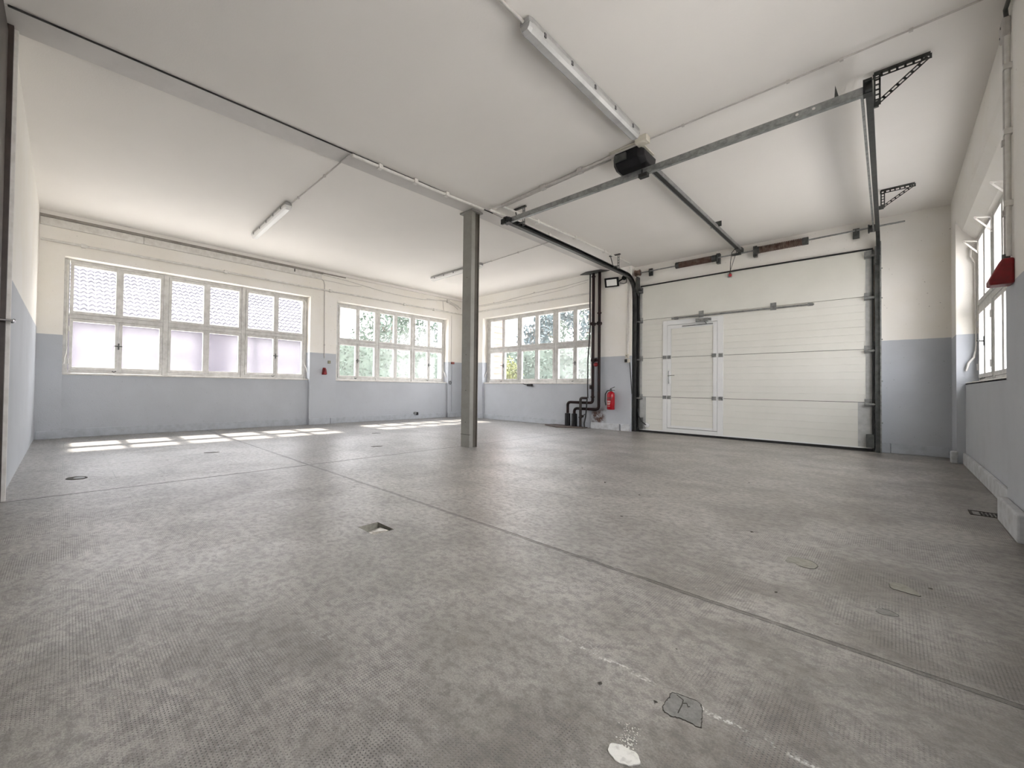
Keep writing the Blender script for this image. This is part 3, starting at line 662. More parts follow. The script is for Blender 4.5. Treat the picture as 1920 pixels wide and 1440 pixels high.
# ------------------------------------------------------------------ fluorescent lamps
def lamp(p0, p1, lab, dm, wk_=1.0):
    a, c_ = Vector(p0), Vector(p1); d = (c_-a).normalized(); sd_ = Vector((-d.y, d.x, 0)); L = (c_-a).length; mid = (a+c_)/2
    t = thing('ceiling_lamp', lab, 'ceiling lamp', (mid.x, mid.y, 3.98), 'long fluorescent ceiling lamps')
    def sec(b, prof, l0, l1, taper=.0):
        n = len(prof); vs = []
        for l, kx in ((l0, .8), (l0+.04, 1), (l1-.04, 1), (l1, .8)):
            for (u_s, z) in prof: vs.append(a+d*l+sd_*(u_s*kx*wk_)+Vector((0, 0, 3.98-a.z+z*(.9 if kx < 1 else 1))))
        fs = [(i*n+j, i*n+(j+1) % n, (i+1)*n+(j+1) % n, (i+1)*n+j) for i in range(3) for j in range(n)]
        b.add(vs, fs); b.add(vs[:n], [tuple(range(n))]); b.add(vs[-n:], [tuple(range(n))])
    b = MB(); sec(b, [(-.062, -.015), (.062, -.015), (.066, -.06), (-.066, -.06)], 0, L); b.build('housing', M['lampb'], t)
    b = MB(); sec(b, [(-.068, -.06), (.068, -.06), (.060, -.095), (.035, -.118), (-.035, -.118), (-.060, -.095)], .01, L-.01); b.build('diffuser', dm, t)
    b = MB()
    for q in (.1, .3, .5, .7, .9):
        for s_ in (-1, 1):
            cpt = a+d*(L*q)+sd_*s_*.068*wk_; b.obox((cpt.x, cpt.y, 3.918), d, sd_, (0, 0, 1), .014, .004, .018)
    b.build('clip', M['clip'], t)
    b = MB()
    for q in (.15, .85):
        cpt = a+d*(L*q); b.obox((cpt.x, cpt.y, 3.974), d, sd_, (0, 0, 1), .03, .03, .0055)
    b.build('mounting_foot', M['clip'], t)
    return t
lamp((-1.955, 2.70, 3.98), (-1.955, 4.86, 3.98), 'long fluorescent lamp nearest the camera, overhead beside gate opener', M['diffg'], .8)
lamp((-8.36, 2.74, 3.98), (-6.50, 2.66, 3.98), 'short-looking white fluorescent lamp left of the column', M['diff'])
lamp((-8.30, 7.40, 3.98), (-6.50, 7.38, 3.98), 'fluorescent lamp partly hidden behind the column', M['diff'])

# ------------------------------------------------------------------ conduits
def tubeobj(name, pts, r, m, label, cat='conduit', clips=None, group=None, n=8):
    b = MB(); b.tube(pts, r, n); o = b.build(name, m, origin=pts[0]); tag(o, label, cat, group)
    if clips:
        b = MB()
        for c_ in clips: b.obox(c_, (1, 0, 0), (0, 1, 0), (0, 0, 1), r*1.5, r*1.5, r*1.5)
        b.build('clip', m, o)
    return o
zc = 3.948
tubeobj('ceiling_conduit', [(-1.97, 1.2, zc), (-1.97, 2.7, zc)], .014, M['pinkw'], 'straight white conduit leading to the nearest lamp at the top edge', clips=[(-1.97, 2.3, zc)])
tubeobj('ceiling_conduit', [(-1.93, 5.10, zc+.006), (-.67, 5.10, zc+.006), (.55, 5.08, zc+.006)], .008, M['pinkw'], 'thin conduit crossing the ceiling from junction box to right wall', clips=[(-1.55, 5.10, zc+.004), (-.66, 5.1, zc+.004), (-.3, 5.1, zc+.004), (.1, 5.09, zc+.004)])
tubeobj('ceiling_conduit', [(-2.0, 5.10, zc), (-2.38, 5.13, zc), (-3.3, 5.19, zc), (-4.20, 5.24, zc)], .022, M['pinkw'], 'thicker conduit from junction box left towards the beam', clips=[(-2.8, 5.155, zc), (-3.4, 5.195, zc)])
tubeobj('ceiling_conduit', [(-2.40, 5.19, zc), (-3.3, 5.235, zc), (-4.12, 5.285, zc), (-4.40, 5.16, zc)], .013, M['pinkw'], 'thin conduit clipped beside the thicker one near the opener')
tubeobj('ceiling_conduit', [(-4.56, 2.68, zc-.01), (-4.53, 4.0, zc-.01), (-4.47, 5.10, zc-.01)], .02, M['white'], 'white conduit running along the beam up to the column head', clips=[(-4.55, 3.1, zc-.01), (-4.53, 3.7, zc-.01), (-4.51, 4.3, zc-.01)])
tubeobj('ceiling_conduit', [(-4.20, 5.28, zc), (-4.12, 7.2, zc), (-4.08, 9.8, zc)], .02, M['white'], 'white conduit beside the left rail leading to the gate pier', clips=[(-4.17, 6.2, zc), (-4.12, 7.4, zc), (-4.1, 8.6, zc)])
tubeobj('ceiling_conduit', [(-4.42, 5.2, zc), (-4.40, 6.2, zc), (-4.37, 7.2, zc)], .02, M['white'], 'short white conduit on the beam behind the left rail', clips=[(-4.41, 5.9, zc), (-4.38, 6.9, zc)])
tubeobj('ceiling_conduit', [(-4.58, 2.66, zc), (-5.5, 2.68, zc), (-6.48, 2.69, zc)], .010, M['pinkw'], 'thin conduit from the beam to the lamp left of column', clips=[(-5.3, 2.675, zc), (-6.2, 2.69, zc)])
tubeobj('ceiling_conduit', [(-4.40, 7.22, zc), (-5.4, 7.32, zc), (-6.48, 7.40, zc)], .010, M['pinkw'], 'thin conduit from the beam to the lamp behind column', clips=[(-5.4, 7.32, zc), (-6.2, 7.38, zc)])
def boxobj(name, x, m, label, cat, group=None, bevel=.006):
    b = MB(); b.box(*x); o = b.build(name, m, origin=((x[0]+x[1])/2, (x[2]+x[3])/2, x[4]), bevel=bevel); return tag(o, label, cat, group)
jb = boxobj('junction_box', (-2.02, -1.89, 4.98, 5.10, 3.90, 3.978), M['boxw'], 'cream junction box on ceiling between lamp and opener', 'junction box')
b = MB(); b.lathe((-1.955, 5.04, 3.895), [(.045, 0), (.05, .006)], 14); b.build('lid', M['boxw'], jb)
jb = boxobj('junction_box', (-6.56, -6.50, 7.34, 7.44, 3.93, 3.978), M['lampb'], 'small grey box at the end of the lamp behind column', 'junction box')

# west wall: pipes, trunking, cable
b = MB(); b.box(WX, WX+.05, -.38, 4.93, 3.87, 3.915); b.box(WX, WX+.03, 4.93, 5.6, 3.89, 3.915)
tag(b.build('ceiling_strip', worn('dull_strip', (0.30, 0.28, 0.25), (0.22, 0.2, 0.18), .5, 0, 6), origin=(WX, 2.3, 3.87)), 'dark strip along the top of the long window wall', 'strip')  # grey-brown strip just below the cove
b = MB(); b.prism([(WX, -.39, 3.98), (WX+.06, -.39, 3.98), (WX+.05, -.39, 3.916), (WX, -.39, 3.916)], (0, 10.53, 0)); struct(b.build('trim_1', M['ceil']), 'plastered cove where ceiling meets the window wall', 'trim')
b = MB(); b.box(WX, WX+.03, -.38, 4.90, 3.73, 3.868); o = b.build('cable_trunking', M['white'], origin=(WX, 2.3, 3.73), bevel=.004)
tag(o, 'white rectangular trunking under the dark strip above first window', 'trunking')
b = MB(); b.box(WX+.03, WX+.034, 1.10, 1.105, 3.73, 3.868); b.box(WX+.03, WX+.034, 4.16, 4.185, 3.79, 3.86); b.build('joint_mark', M['dark'], o)
tubeobj('heating_pipe', [(WX+.03, -.37, 3.475), (WX+.03, 5.0, 3.47), (WX+.03, 10.1, 3.485)], .022, M['white'], 'white painted pipe along wall above the two left windows', 'pipe',
        clips=[(WX+.03, y, 3.475) for y in (.2, 2.6, 5.15, 7.6, 8.8)])
tubeobj('heating_pipe', [(WX+.05, NY-.03, 3.485), (-7.5, NY-.03, 3.475), (-5.2, NY-.03, 3.48)], .022, M['white'], 'white painted pipe along end wall above its window', 'pipe')
tubeobj('sagging_cable', [(WX+.02, 4.9, 3.86), (WX+.02, 5.6, 3.84), (WX+.025, 6.2, 3.79), (WX+.025, 6.85, 3.735), (WX+.025, 7.6, 3.72), (WX+.02, 8.3, 3.735), (WX+.02, 9.4, 3.855)], .012, M['white'], 'white cable sagging above the second window', 'cable')
tubeobj('thin_cable', [(WX+.012, 4.95, 3.73), (WX+.012, 5.3, 3.73), (WX+.012, 5.7, 3.715), (WX+.012, 6.1, 3.76)], .005, M['pinkw'], 'thin wire branching above pier between left windows', 'cable')
tubeobj('drop_cable', [(WX+.02, 4.90, 3.74), (WX+.03, 4.95, 3.70), (WX+.02, 4.985, 3.60), (WX+.012, 4.99, 3.3), (WX+.012, 5.01, 1.94), (WX+.012, 5.02, 1.7)], .010, M['pinkw'], 'vertical cable dropping from trunking on pier between left windows', 'cable', clips=[(WX+.012, 5.01, 2.05)])
def socket_red(c, n, lab):
    """red enclosed plug socket, n = inward direction"""
    c = Vector(c); n = Vector(n); sd_ = Vector((-n.y, n.x, 0))
    t = thing('power_socket', lab, 'socket', c)
    b = MB(); pr = [(-.03, .09), (.03, .09), (.045, .03), (.06, -.09), (-.06, -.09), (-.045, .03)]
    b.prism([c+sd_*a+Vector((0, 0, z)) for a, z in pr], n*.06); b.build('housing', M['red'], t, bevel=.008)
    b = MB(); b.prism([c+n*.06+sd_*a+Vector((0, 0, z)) for a, z in ((-.02, .06), (.02, .06), (.045, -.08), (-.045, -.08))], n*.05); b.build('hinged_lid', M['red'], t, bevel=.01)
    return t
socket_red((WX, 5.01, 1.37), (1, 0, 0), 'red wall socket on pier between the two left windows')
boxobj('switch_box', (WX, WX+.03, 5.12, 5.19, 1.575, 1.65), mat('olive_box', (0.25, 0.24, 0.16), .5), 'small olive switch above right of red pier socket', 'switch')
o = boxobj('switch_box', (WX, WX+.05, 9.62, 9.74, 1.77, 1.84), mat('rusty_red_box', (0.20, 0.045, 0.035), .5), 'small reddish-brown box in the far corner', 'socket')
tubeobj('drop_cable', [(WX+.012, 9.62, 3.4), (WX+.012, 9.62, 1.84)], .005, M['pinkw'], 'thin vertical wire above the reddish corner box', 'cable')
tubeobj('drop_cable', [(WX+.012, 9.66, 1.77), (WX+.012, 9.67, .2)], .008, M['basew'], 'painted cable running down from reddish corner box', 'cable')
b = MB(); b.tube([(WX+.02, 9.58+.04*math.cos(a), 1.15+.055*math.sin(a)) for a in [i*math.pi/8 for i in range(17)]], .009, 6)
tag(b.build('cable_loop', M['galvd'], origin=(WX, 9.58, 1.15)), 'small dark cable loop hanging in the far corner', 'cable')
t = thing('floor_socket', 'small grey round socket low on wall under second window', 'socket', (WU, 8.16, .16))
b = MB(); b.lathe((WU, 8.15, .175), [(.05, 0), (.05, .03), (.035, .05)], 14, 'x'); b.build('socket_body', M['galv'], t)
b = MB(); b.box(WU, WU+.06, 8.19, 8.25, .12, .21); b.build('dark_plug', M['black'], t)
# corner junction and loose wires
t = thing('junction_box', 'white junction box high on wall above second window, near corner', 'junction box', (WX, 9.45, 3.8))
b = MB(); b.box(WX, WX+.045, 9.38, 9.50, 3.79, 3.90); b.build('housing', M['white'], t, bevel=.01)
b = MB()
for dz, y1 in ((.0, 9.95), (-.04, 10.05), (-.07, 9.9)): b.tube([(WX+.02, 9.5, 3.84+dz), (WX+.02, 9.7, 3.80+dz), (WX+.02, y1, 3.74+dz*1.5)], .007, 6)
b.tube([(WX+.015, 9.2, 3.80), (WX+.015, 9.25, 3.5)], .006, 6); b.tube([(WX+.02, 9.4, 3.83), (WX+.02, 8.9, 3.80), (WX+.02, 8.5, 3.78)], .007, 6)
b.build('loose_wires', M['pinkw'], t)
tubeobj('wall_cable', [(-9.6, NY-.012, 3.70), (-8.2, NY-.012, 3.68), (-6.9, NY-.012, 3.76), (-6.0, NY-.012, 3.78), (-5.25, NY-.012, 3.84)], .007, M['pinkw'], 'upper thin cable on end wall over its window', 'cable', clips=[(-8.4, NY-.012, 3.70), (-6.9, NY-.012, 3.78)])
tubeobj('wall_cable', [(-9.6, NY-.012, 3.66), (-8.2, NY-.012, 3.64), (-6.9, NY-.012, 3.66), (-6.0, NY-.012, 3.70), (-5.3, NY-.012, 3.78)], .005, M['pinkw'], 'lower thin cable on end wall just above white pipe', 'cable')
b = MB(); b.box(-7.15, -6.98, NU-.05, NU, 1.06, 1.12); b.tube([(-7.3, NU-.02, 1.13), (-7.15, NU-.02, 1.09)], .008, 6)
tag(b.build('cable_socket', M['black'], origin=(-7.06, NU, 1.06)), 'small black socket under the sill of the end window', 'socket')

# ------------------------------------------------------------------ pipes on the pier
py_ = 10.05
pc = thing('pipe_plate', 'dark ceiling plate where the vertical pipes pass through', 'plate', (-5.0, 10.0, 3.96))
b = MB(); b.prism([(-5.40, 9.98, 3.955), (-5.18, 9.86, 3.955), (-4.80, 9.90, 3.955), (-4.68, 10.1, 3.955), (-5.2, 10.13, 3.955)], (0, 0, .02)); b.build('steel_plate', M['galvd'], pc)
def pipe(name, pts, r, m, lab, flanges=()):
    o = tubeobj(name, pts, r, m, lab, 'pipe', n=14)
    for c_ in flanges:
        b = MB(); b.lathe((c_[0], c_[1], c_[2]), [(r*1.05, 0), (r*1.4, .005), (r*1.4, .035), (r*1.05, .04)], 14); b.build('pipe_coupling', m, o)
    return o
def el(p0, p1, p2, r, n=5):
    p0, p1, p2 = Vector(p0), Vector(p1), Vector(p2); a = p1+(p0-p1).normalized()*r; c_ = p1+(p2-p1).normalized()*r
    return [tuple(((1-t)**2)*a+2*(1-t)*t*p1+t*t*c_) for t in [i/n for i in range(n+1)]]
P_ = [(-4.91, py_, 3.96)]+el((-4.91, py_, 3.9), (-4.91, py_, .49), (-5.54, py_, .49), .09)+el((-4.9, py_, .49), (-5.56, py_-.02, .49), (-5.56, py_-.02, .2), .09)+[(-5.56, py_-.02, .3)]
pipe('heating_pipe', P_, .036, M['pipe'], 'right dark red vertical pipe on the pier bending left near floor', [(-4.91, py_, 2.9)])
P_ = [(-5.07, py_, 3.96)]+el((-5.07, py_, 3.9), (-5.07, py_, .65), (-5.7, py_, .65), .08)+el((-5.0, py_, .65), (-5.75, py_-.02, .65), (-5.75, py_-.02, .2), .09)+[(-5.75, py_-.02, .36)]
pipe('heating_pipe', P_, .036, M['pipe'], 'left dark red vertical pipe on the pier bending left near floor', [(-5.07, py_, 1.72), (-5.07, py_, 3.85), (-5.07, py_, .78)])
b = MB(); b.bar((-5.2, py_-.01, 2.66), (-4.84, py_-.01, 2.66), .03, .02); b.box(-5.03, -4.99, py_, NY, 2.65, 2.67); b.tube([(-5.07, py_-.05, 2.66), (-5.07, py_+.05, 2.66)], .05, 12); b.tube([(-4.91, py_-.05, 2.66), (-4.91, py_+.05, 2.66)], .05, 12)
tag(b.build('pipe_clamp', M['pipe'], origin=(-5.0, py_, 2.66)), 'dark clamp tying the two vertical pipes at mid height', 'clamp')
for x, lab in ((-5.75, 'left black sleeve on the floor plate'), (-5.56, 'right black sleeve on the floor plate')):
    b = MB(); b.lathe((x, py_-.02, .01), [(.07, 0), (.07, .33), (.062, .34), (.04, .345)], 18)
    tag(b.build('pipe_sleeve', M['blackp'], origin=(x, py_-.02, 0)), lab, 'sleeve', 'black pipe sleeves')
pipe('thin_pipe', [(-5.17, py_+.02, 3.96), (-5.17, py_+.02, 3.2), (-5.15, py_, 2.6), (-5.16, py_-.02, 2.2), (-5.19, py_-.03, 1.75), (-5.19, py_-.03, 1.0), (-5.19, py_-.02, .76)], .016, M['black'], 'thin black pipe left of the two dark red pipes')
P_ = [(-5.19, py_-.04, .77)]+el((-5.19, py_-.04, .77), (-5.345, py_-.10, .77), (-5.345, py_-.10, .2), .05)+[(-5.345, py_-.10, 0.0)]
pipe('grimy_pipe', P_, .032, M['pipe2'], 'grimy vertical pipe stub beside the sleeves', [(-5.345, py_-.10, .25)])
tubeobj('black_hose', [(-5.19, py_-.05, .75), (-5.19, py_-.07, .66), (-5.19, py_-.085, .5), (-5.21, py_-.085, .3), (-5.25, py_-.08, .12), (-5.24, py_-.08, .0)], .017, M['black'], 'black hose running down to the floor at the pier edge', 'hose')
b = MB(); b.lathe((-5.03, py_-.045, 1.72), [(.05, 0), (.055, .02), (.03, .04), (.045, .05), (.045, .06)], 10, 'y'); b.tube([(-5.10, py_, 1.74), (-4.97, py_, 1.74)], .045, 10)
tag(b.build('black_valve', M['pipe'], origin=(-5.03, py_, 1.72)), 'dark valve between the vertical pipes', 'valve')
b = MB(); b.lathe((-4.965, py_-.05, 1.62), [(.05, 0), (.055, .015), (.03, .03)], 12, 'y'); b.tube([(-4.965, py_-.06, 1.62), (-4.965, py_, 1.62)], .02, 8)
for a in range(4): b.bar((-4.965, py_-.07, 1.62), (-4.965+.055*math.cos(a*1.57), py_-.07, 1.62+.055*math.sin(a*1.57)), .012, .012)
tag(b.build('red_valve_wheel', M['red'], origin=(-4.965, py_, 1.62)), 'round red valve wheel on the vertical pipes', 'valve')
b = MB(); b.lathe((-5.30, py_-.07, .30), [(.0, 0), (.035, .0), (.035, .02)], 10, 'y'); b.bar((-5.30, py_-.07, .30), (-5.24, py_-.06, .36), .015, .015)
tag(b.build('drain_tap', M['pipe2'], origin=(-5.3, py_-.06, .3)), 'small dark drain tap beside grimy pipe stub', 'tap')
b = MB(); b.box(-5.13, -5.09, py_-.06, py_-.02, 1.0, 1.1)
tag(b.build('pipe_clip', M['pipe2'], origin=(-5.11, py_, 1.0)), 'small dark clip halfway down the left pipe', 'clip')
b = MB(); b.prism([(-6.28, 9.78, 0.002), (-5.75, 9.48, 0.002), (-5.22, 9.86, 0.002), (-5.22, 10.08, 0.002), (-6.2, 10.18, 0.002)], (0, 0, .022))
tag(b.build('floor_plate', worn('rusty_plate', (0.07, 0.05, 0.045), (0.15, 0.12, 0.1), .6, .3, 7), origin=(-5.8, 9.9, 0)), 'dark rusty plate on floor under the black sleeves', 'floor plate')

# ------------------------------------------------------------------ floodlight, switches, extinguisher
fld = thing('floodlight', 'square black-framed floodlight high on the pier', 'floodlight', (-4.6, NY, 3.62))
n_ = Vector((.22, -.75, -.50)).normalized(); sx_ = Vector((.96, .24, -.02)).normalized(); sx_ = (sx_-n_*sx_.dot(n_)).normalized(); uz_ = sx_.cross(n_)*-1
c0 = Vector((-4.585, NY-.13, 3.63))
b = MB(); b.obox(c0, sx_, uz_, n_, .16, .115, .02); hd = b.build('lamp_head', M['blackp'], fld, bevel=.006)
b = MB(); b.obox(c0+n_*.021, sx_, uz_, n_, .115, .08, .002); b.build('glass_front', M['reflector'], hd)
b = MB(); b.bar(c0+sx_*.15, (-4.33, NY-.05, 3.70), .02, .03); b.lathe((-4.33, NY, 3.715), [(.055, 0), (.055, .04), (.04, .06)], 12, 'y'); b.build('mounting_arm', M['blackp'], fld)
b = MB(); b.tube([(-4.33, NY-.06, 3.70), (-4.26, NY-.06, 3.66), (-4.27, NY-.05, 3.58), (-4.34, NY-.04, 3.57), (-4.42, NY-.06, 3.60)], .009, 6); b.build('cable', M['black'], fld)
tubeobj('drop_conduit', [(-4.245, NY-.015, 3.9), (-4.25, NY-.015, 1.86)], .010, M['white'], 'left thin white conduit down the pier to the grey switch', group='twin pier conduits')
tubeobj('drop_conduit', [(-4.21, NY-.015, 3.95), (-4.215, NY-.015, 2.4), (-4.235, NY-.015, 1.86)], .010, M['white'], 'right thin white conduit at the edge of the pier', group='twin pier conduits')
sw = thing('switch_box', 'grey upper switch on the pier beside the gate track', 'switch', (-4.24, NY, 1.8))
b = MB(); b.box(-4.285, -4.205, NY-.05, NY, 1.76, 1.85); b.build('housing', M['boxw'], sw, bevel=.006)
b = MB(); b.box(-4.262, -4.245, NY-.056, NY-.05, 1.80, 1.82); b.build('button', M['black'], sw)
sw = thing('switch_box', 'lower switch on pier with black square button', 'switch', (-4.25, NY, 1.68))
b = MB(); b.box(-4.30, -4.19, NY-.05, NY, 1.645, 1.74); b.build('housing', M['boxw'], sw, bevel=.006)
b = MB(); b.box(-4.295, -4.235, NY-.06, NY-.05, 1.655, 1.73); b.build('rocker', M['black'], sw)
tubeobj('control_cable', [(-4.19, NY-.02, 1.66), (-4.175, NY-.02, 1.5), (-4.165, NY+.0, 1.2), (-4.155, NY+.03, .9)], .009, M['track'], 'dark cable from the pier switches to the gate', 'cable')
ex = thing('fire_extinguisher', 'red fire extinguisher hanging on the pier beside the pipes', 'fire extinguisher', (-4.59, NY-.11, .5))
ec = (-4.59, NY-.12, .505)
b = MB(); b.lathe(ec, [(.0, 0), (.075, .0), (.088, .012), (.088, .36), (.08, .40), (.055, .43), (.03, .445)], 28); bd = b.build('cylinder', M['redx'], ex)
b = MB(); b.lathe((ec[0], ec[1], ec[2]+.445), [(.028, 0), (.028, .03), (.02, .05), (.02, .06)], 14); b.build('valve_head', M['galvd'], ex)
b = MB(); b.bar((ec[0]-.02, ec[1], ec[2]+.49), (ec[0]+.10, ec[1]-.02, ec[2]+.47), .022, .01); b.bar((ec[0]-.02, ec[1], ec[2]+.505), (ec[0]+.10, ec[1]-.02, ec[2]+.555), .022, .01); b.build('squeeze_handle', M['black'], ex)
b = MB(); b.tube([(ec[0]-.02, ec[1], ec[2]+.47), (ec[0]-.08, ec[1]-.02, ec[2]+.46), (ec[0]-.125, ec[1]-.03, ec[2]+.38), (ec[0]-.13, ec[1]-.03, ec[2]+.2), (ec[0]-.11, ec[1]-.03, ec[2]+.10)], .012, 8); b.build('hose', M['black'], ex)
b = MB(); b.box(ec[0]-.03, ec[0]+.03, ec[1]+.07, NY, ec[2]+.35, ec[2]+.42); b.build('wall_mount', M['galvd'], ex)
def wrap(b, a0, a1, z0, z1, r=.0888):
    n = 6; vs = []
    for i in range(n+1):
        a = a0+(a1-a0)*i/n
        for z in (z0, z1): vs.append((ec[0]+r*math.cos(a), ec[1]+r*math.sin(a), ec[2]+z))
    b.add(vs, [(2*i, 2*i+2, 2*i+3, 2*i+1) for i in range(n)])
b = MB()
for a in (-2.35, -1.95, -1.55): wrap(b, a, a+.26, .19, .215)
for i, z in enumerate((.165, .15, .135, .12)):
    wrap(b, -2.3+.05*i, -1.95, z, z+.006); wrap(b, -1.85, -1.3-.05*i, z, z+.006)
wrap(b, -2.2, -1.4, .08, .085); b.build('label_print', M['labelw'], bd)
b = MB(); wrap(b, -2.6, -.8, .285, .30, .089); wrap(b, -2.5, -.9, .265, .272, .089); wrap(b, -2.6, -.8, .25, .255, .089); b.build('label_band', M['black'], bd)

# ------------------------------------------------------------------ right wall fittings
socket = thing('power_socket', 'large red wall socket on the near right pier beside the window', 'socket', (EX, 5.33, 1.95))
b = MB(); b.prism([(EX, 5.28, 2.03), (EX-.055, 5.28, 2.03), (EX-.115, 5.28, 1.875), (EX-.115, 5.28, 1.835), (EX, 5.28, 1.835)], (0, .16, 0)); b.build('housing', M['red'], socket, bevel=.012)
b = MB(); b.tube([(EX-.03, 5.36, 2.02), (EX-.03, 5.36, 2.07)], .02, 10); b.build('cable_gland', M['galvd'], socket)
tubeobj('wall_conduit', [(EX-.02, 5.33, 2.05), (EX-.02, 5.33, 3.74)], .014, M['white'], 'right of two vertical conduits above the large red socket', clips=[(EX-.02, 5.33, z) for z in (2.45, 3.0, 3.5)], group='conduits on near right pier')
tubeobj('wall_conduit', [(EX-.02, 5.42, 2.08), (EX-.02, 5.42, 3.78)], .014, M['pinkw'], 'left of two vertical conduits above the large red socket', clips=[(EX-.02, 5.42, z) for z in (2.4, 2.95)], group='conduits on near right pier')
t = thing('junction_box', 'painted box with two dark holes at top of right wall', 'junction box', (EX, 5.4, 3.75))
b = MB(); b.box(EX-.04, EX, 5.34, 5.50, 3.76, 3.90); b.build('housing', M['pinkw'], t, bevel=.01)
b = MB(); b.tube([(EX-.039, 5.42, 3.86), (EX-.042, 5.42, 3.86)], .010, 10); b.tube([(EX-.039, 5.46, 3.80), (EX-.042, 5.46, 3.80)], .008, 10); b.build('hole', M['black'], t)
b = MB(); b.tube([(EX-.02, 5.36, 3.90), (EX-.03, 5.30, 3.93), (EX-.02, 5.12, 3.955), (EX-.02, 4.9, 3.965)], .012, 8); b.build('cable', M['galvd'], t)

# ------------------------------------------------------------------ floor details
pit_t = thing('floor_pit', 'shallow square pit with bent metal cover in the floor', 'pit', (-2.42, 1.66, 0))
b = MB(); x0, x1, y0, y1 = HX[0], HX[1], HY[0], HY[1]; zb = -.06
b.add([(x0, y0, 0), (x1, y0, 0), (x1, y1, 0), (x0, y1, 0), (x0, y0, zb), (x1, y0, zb), (x1, y1, zb), (x0, y1, zb)],
      [(0, 1, 5, 4), (1, 2, 6, 5), (2, 3, 7, 6), (3, 0, 4, 7), (4, 5, 6, 7)]); b.build('pit_lining', M['patch'], pit_t)
b = MB(); b.add([(x0+.02, y0+.03, -.045), (x1-.06, y0+.02, -.035), (x1-.02, y1-.03, -.006), (x0+.06, y1-.02, -.02), (x0+.1, y0+.06, -.02)], [(0, 1, 4), (1, 2, 4), (2, 3, 4), (3, 0, 4)])
b.build('bent_sheet', worn('pale_sheet', (0.55, 0.53, 0.48), (0.3, 0.28, 0.24), .4, .4, 20), pit_t)
def blob(cx, cy, ax, ay, ang, n=22, j=.12, seed=1):
    rr = random.Random(seed); pts = []
    ph = [rr.uniform(0, 6.28) for _ in range(3)]
    for i in range(n):
        a = i*2*math.pi/n; k2 = 1+j*math.sin(2*a+ph[0])+j*.6*math.sin(3*a+ph[1])+j*.5*math.sin(7*a+ph[2])+rr.uniform(-j, j)*.25
        px, py2 = ax*k2*math.cos(a), ay*k2*math.sin(a)
        pts.append((cx+px*math.cos(ang)-py2*math.sin(ang), cy+px*math.sin(ang)+py2*math.cos(ang)))
    return pts
def rough_poly(ctrl, seed, n=5, j=.002):
    rr = random.Random(seed); out = []; m_ = len(ctrl)
    for i in range(m_):
        p0, p1, p2, p3 = ctrl[i-1], ctrl[i], ctrl[(i+1) % m_], ctrl[(i+2) % m_]
        for q in range(n):
            t = q/n
            out.append(tuple(.5*(2*p1[a]+(p2[a]-p0[a])*t+(2*p0[a]-5*p1[a]+4*p2[a]-p3[a])*t*t+(3*p1[a]-p0[a]-3*p2[a]+p3[a])*t**3)+rr.uniform(-j, j) for a in (0, 1)))
    return out
def patch(ctrl, lab, m, seed, cracks=None, arc=(0, 22)):
    pts = rough_poly(ctrl, seed); cx, cy = pts[0]; arc = (arc[0], arc[1] if arc[1] != 22 else len(pts))
    b = MB(); b.prism([(x, y, .0005) for x, y in pts], (0, 0, .0012)); o = b.build('floor_patch', m, origin=(cx, cy, 0)); tag(o, lab, 'floor patch')
    b = MB(); n = len(pts); rr = random.Random(seed+50)
    for i in range(arc[0], arc[1]):
        p, q = pts[i % n], pts[(i+1) % n]; w0 = rr.uniform(.0008, .0032)
        b.bar((p[0], p[1], .0012), (q[0], q[1], .0012), w0, .0022)
    for ln in (cracks or []):
        for p, q in zip(ln[:-1], ln[1:]): b.bar((p[0], p[1], .0015), (q[0], q[1], .0015), .0025, .0022)
    b.build('crack', M['crack'], o); return o
patch([(-.487, 1.521), (-.46, 1.534), (-.415, 1.540), (-.398, 1.505), (-.388, 1.461), (-.383, 1.429), (-.417, 1.428), (-.44, 1.42), (-.464, 1.412), (-.482, 1.426), (-.488, 1.463), (-.486, 1.491)],
      'cracked rounded mortar patch in the near foreground', M['patch2'], 3, [[(-.474, 1.523), (-.452, 1.513), (-.448, 1.488), (-.446, 1.457), (-.445, 1.441)], [(-.449, 1.496), (-.44, 1.506), (-.433, 1.493), (-.429, 1.498)]])
patch([(-.429, 3.233), (-.42, 3.315), (-.391, 3.329), (-.347, 3.333), (-.315, 3.31), (-.292, 3.263), (-.304, 3.19), (-.33, 3.176), (-.364, 3.181), (-.387, 3.208), (-.414, 3.191)], 'oval pale mortar patch left of three in the right foreground', M['patch'], 5, arc=(14, 40))
patch([(-.018, 3.253), (-.004, 3.298), (.027, 3.306), (.045, 3.282), (.074, 3.235), (.085, 3.18), (.062, 3.173), (.025, 3.181), (-.008, 3.191)], 'oval greenish mortar patch near the right side', M['patch'], 8, arc=(24, 45))
patch([(-.058, 2.821), (-.042, 2.856), (-.011, 2.856), (.012, 2.827), (-.001, 2.802), (-.031, 2.79), (-.048, 2.791)], 'small dark scuffed patch nearest right edge', M['patch2'], 11, arc=(6, 16))
b = MB(); pts = blob(-.492, 1.163, .036, .034, .3, 40, .10, 4); b.prism([(x, y, .0005) for x, y in pts], (0, 0, .003))
rr = random.Random(3)
for i in range(95):
    t = rr.random(); a = rr.gauss(0, .012); L = .035+.085*t*t**.3
    x = -.492+L*(-.20)+a; y = 1.163+L*1.0+rr.gauss(0, .008); s_ = rr.uniform(.0008, .0028)*(1.1-.5*t)
    b.prism([(x+s_*math.cos(q)*rr.uniform(.6, 1.3), y+s_*math.sin(q)*rr.uniform(.6, 1.4), .0005) for q in [j*1.2566 for j in range(5)]], (0, 0, .0015))
tag(b.build('plaster_splash', M['splat'], origin=(-.49, 1.16, 0)), 'white dried plaster splash on the floor at the bottom edge', 'splash')
t = thing('floor_cover', 'small oval dark hole in the floor near left wall', 'floor hole', (-5.65, .08, 0))
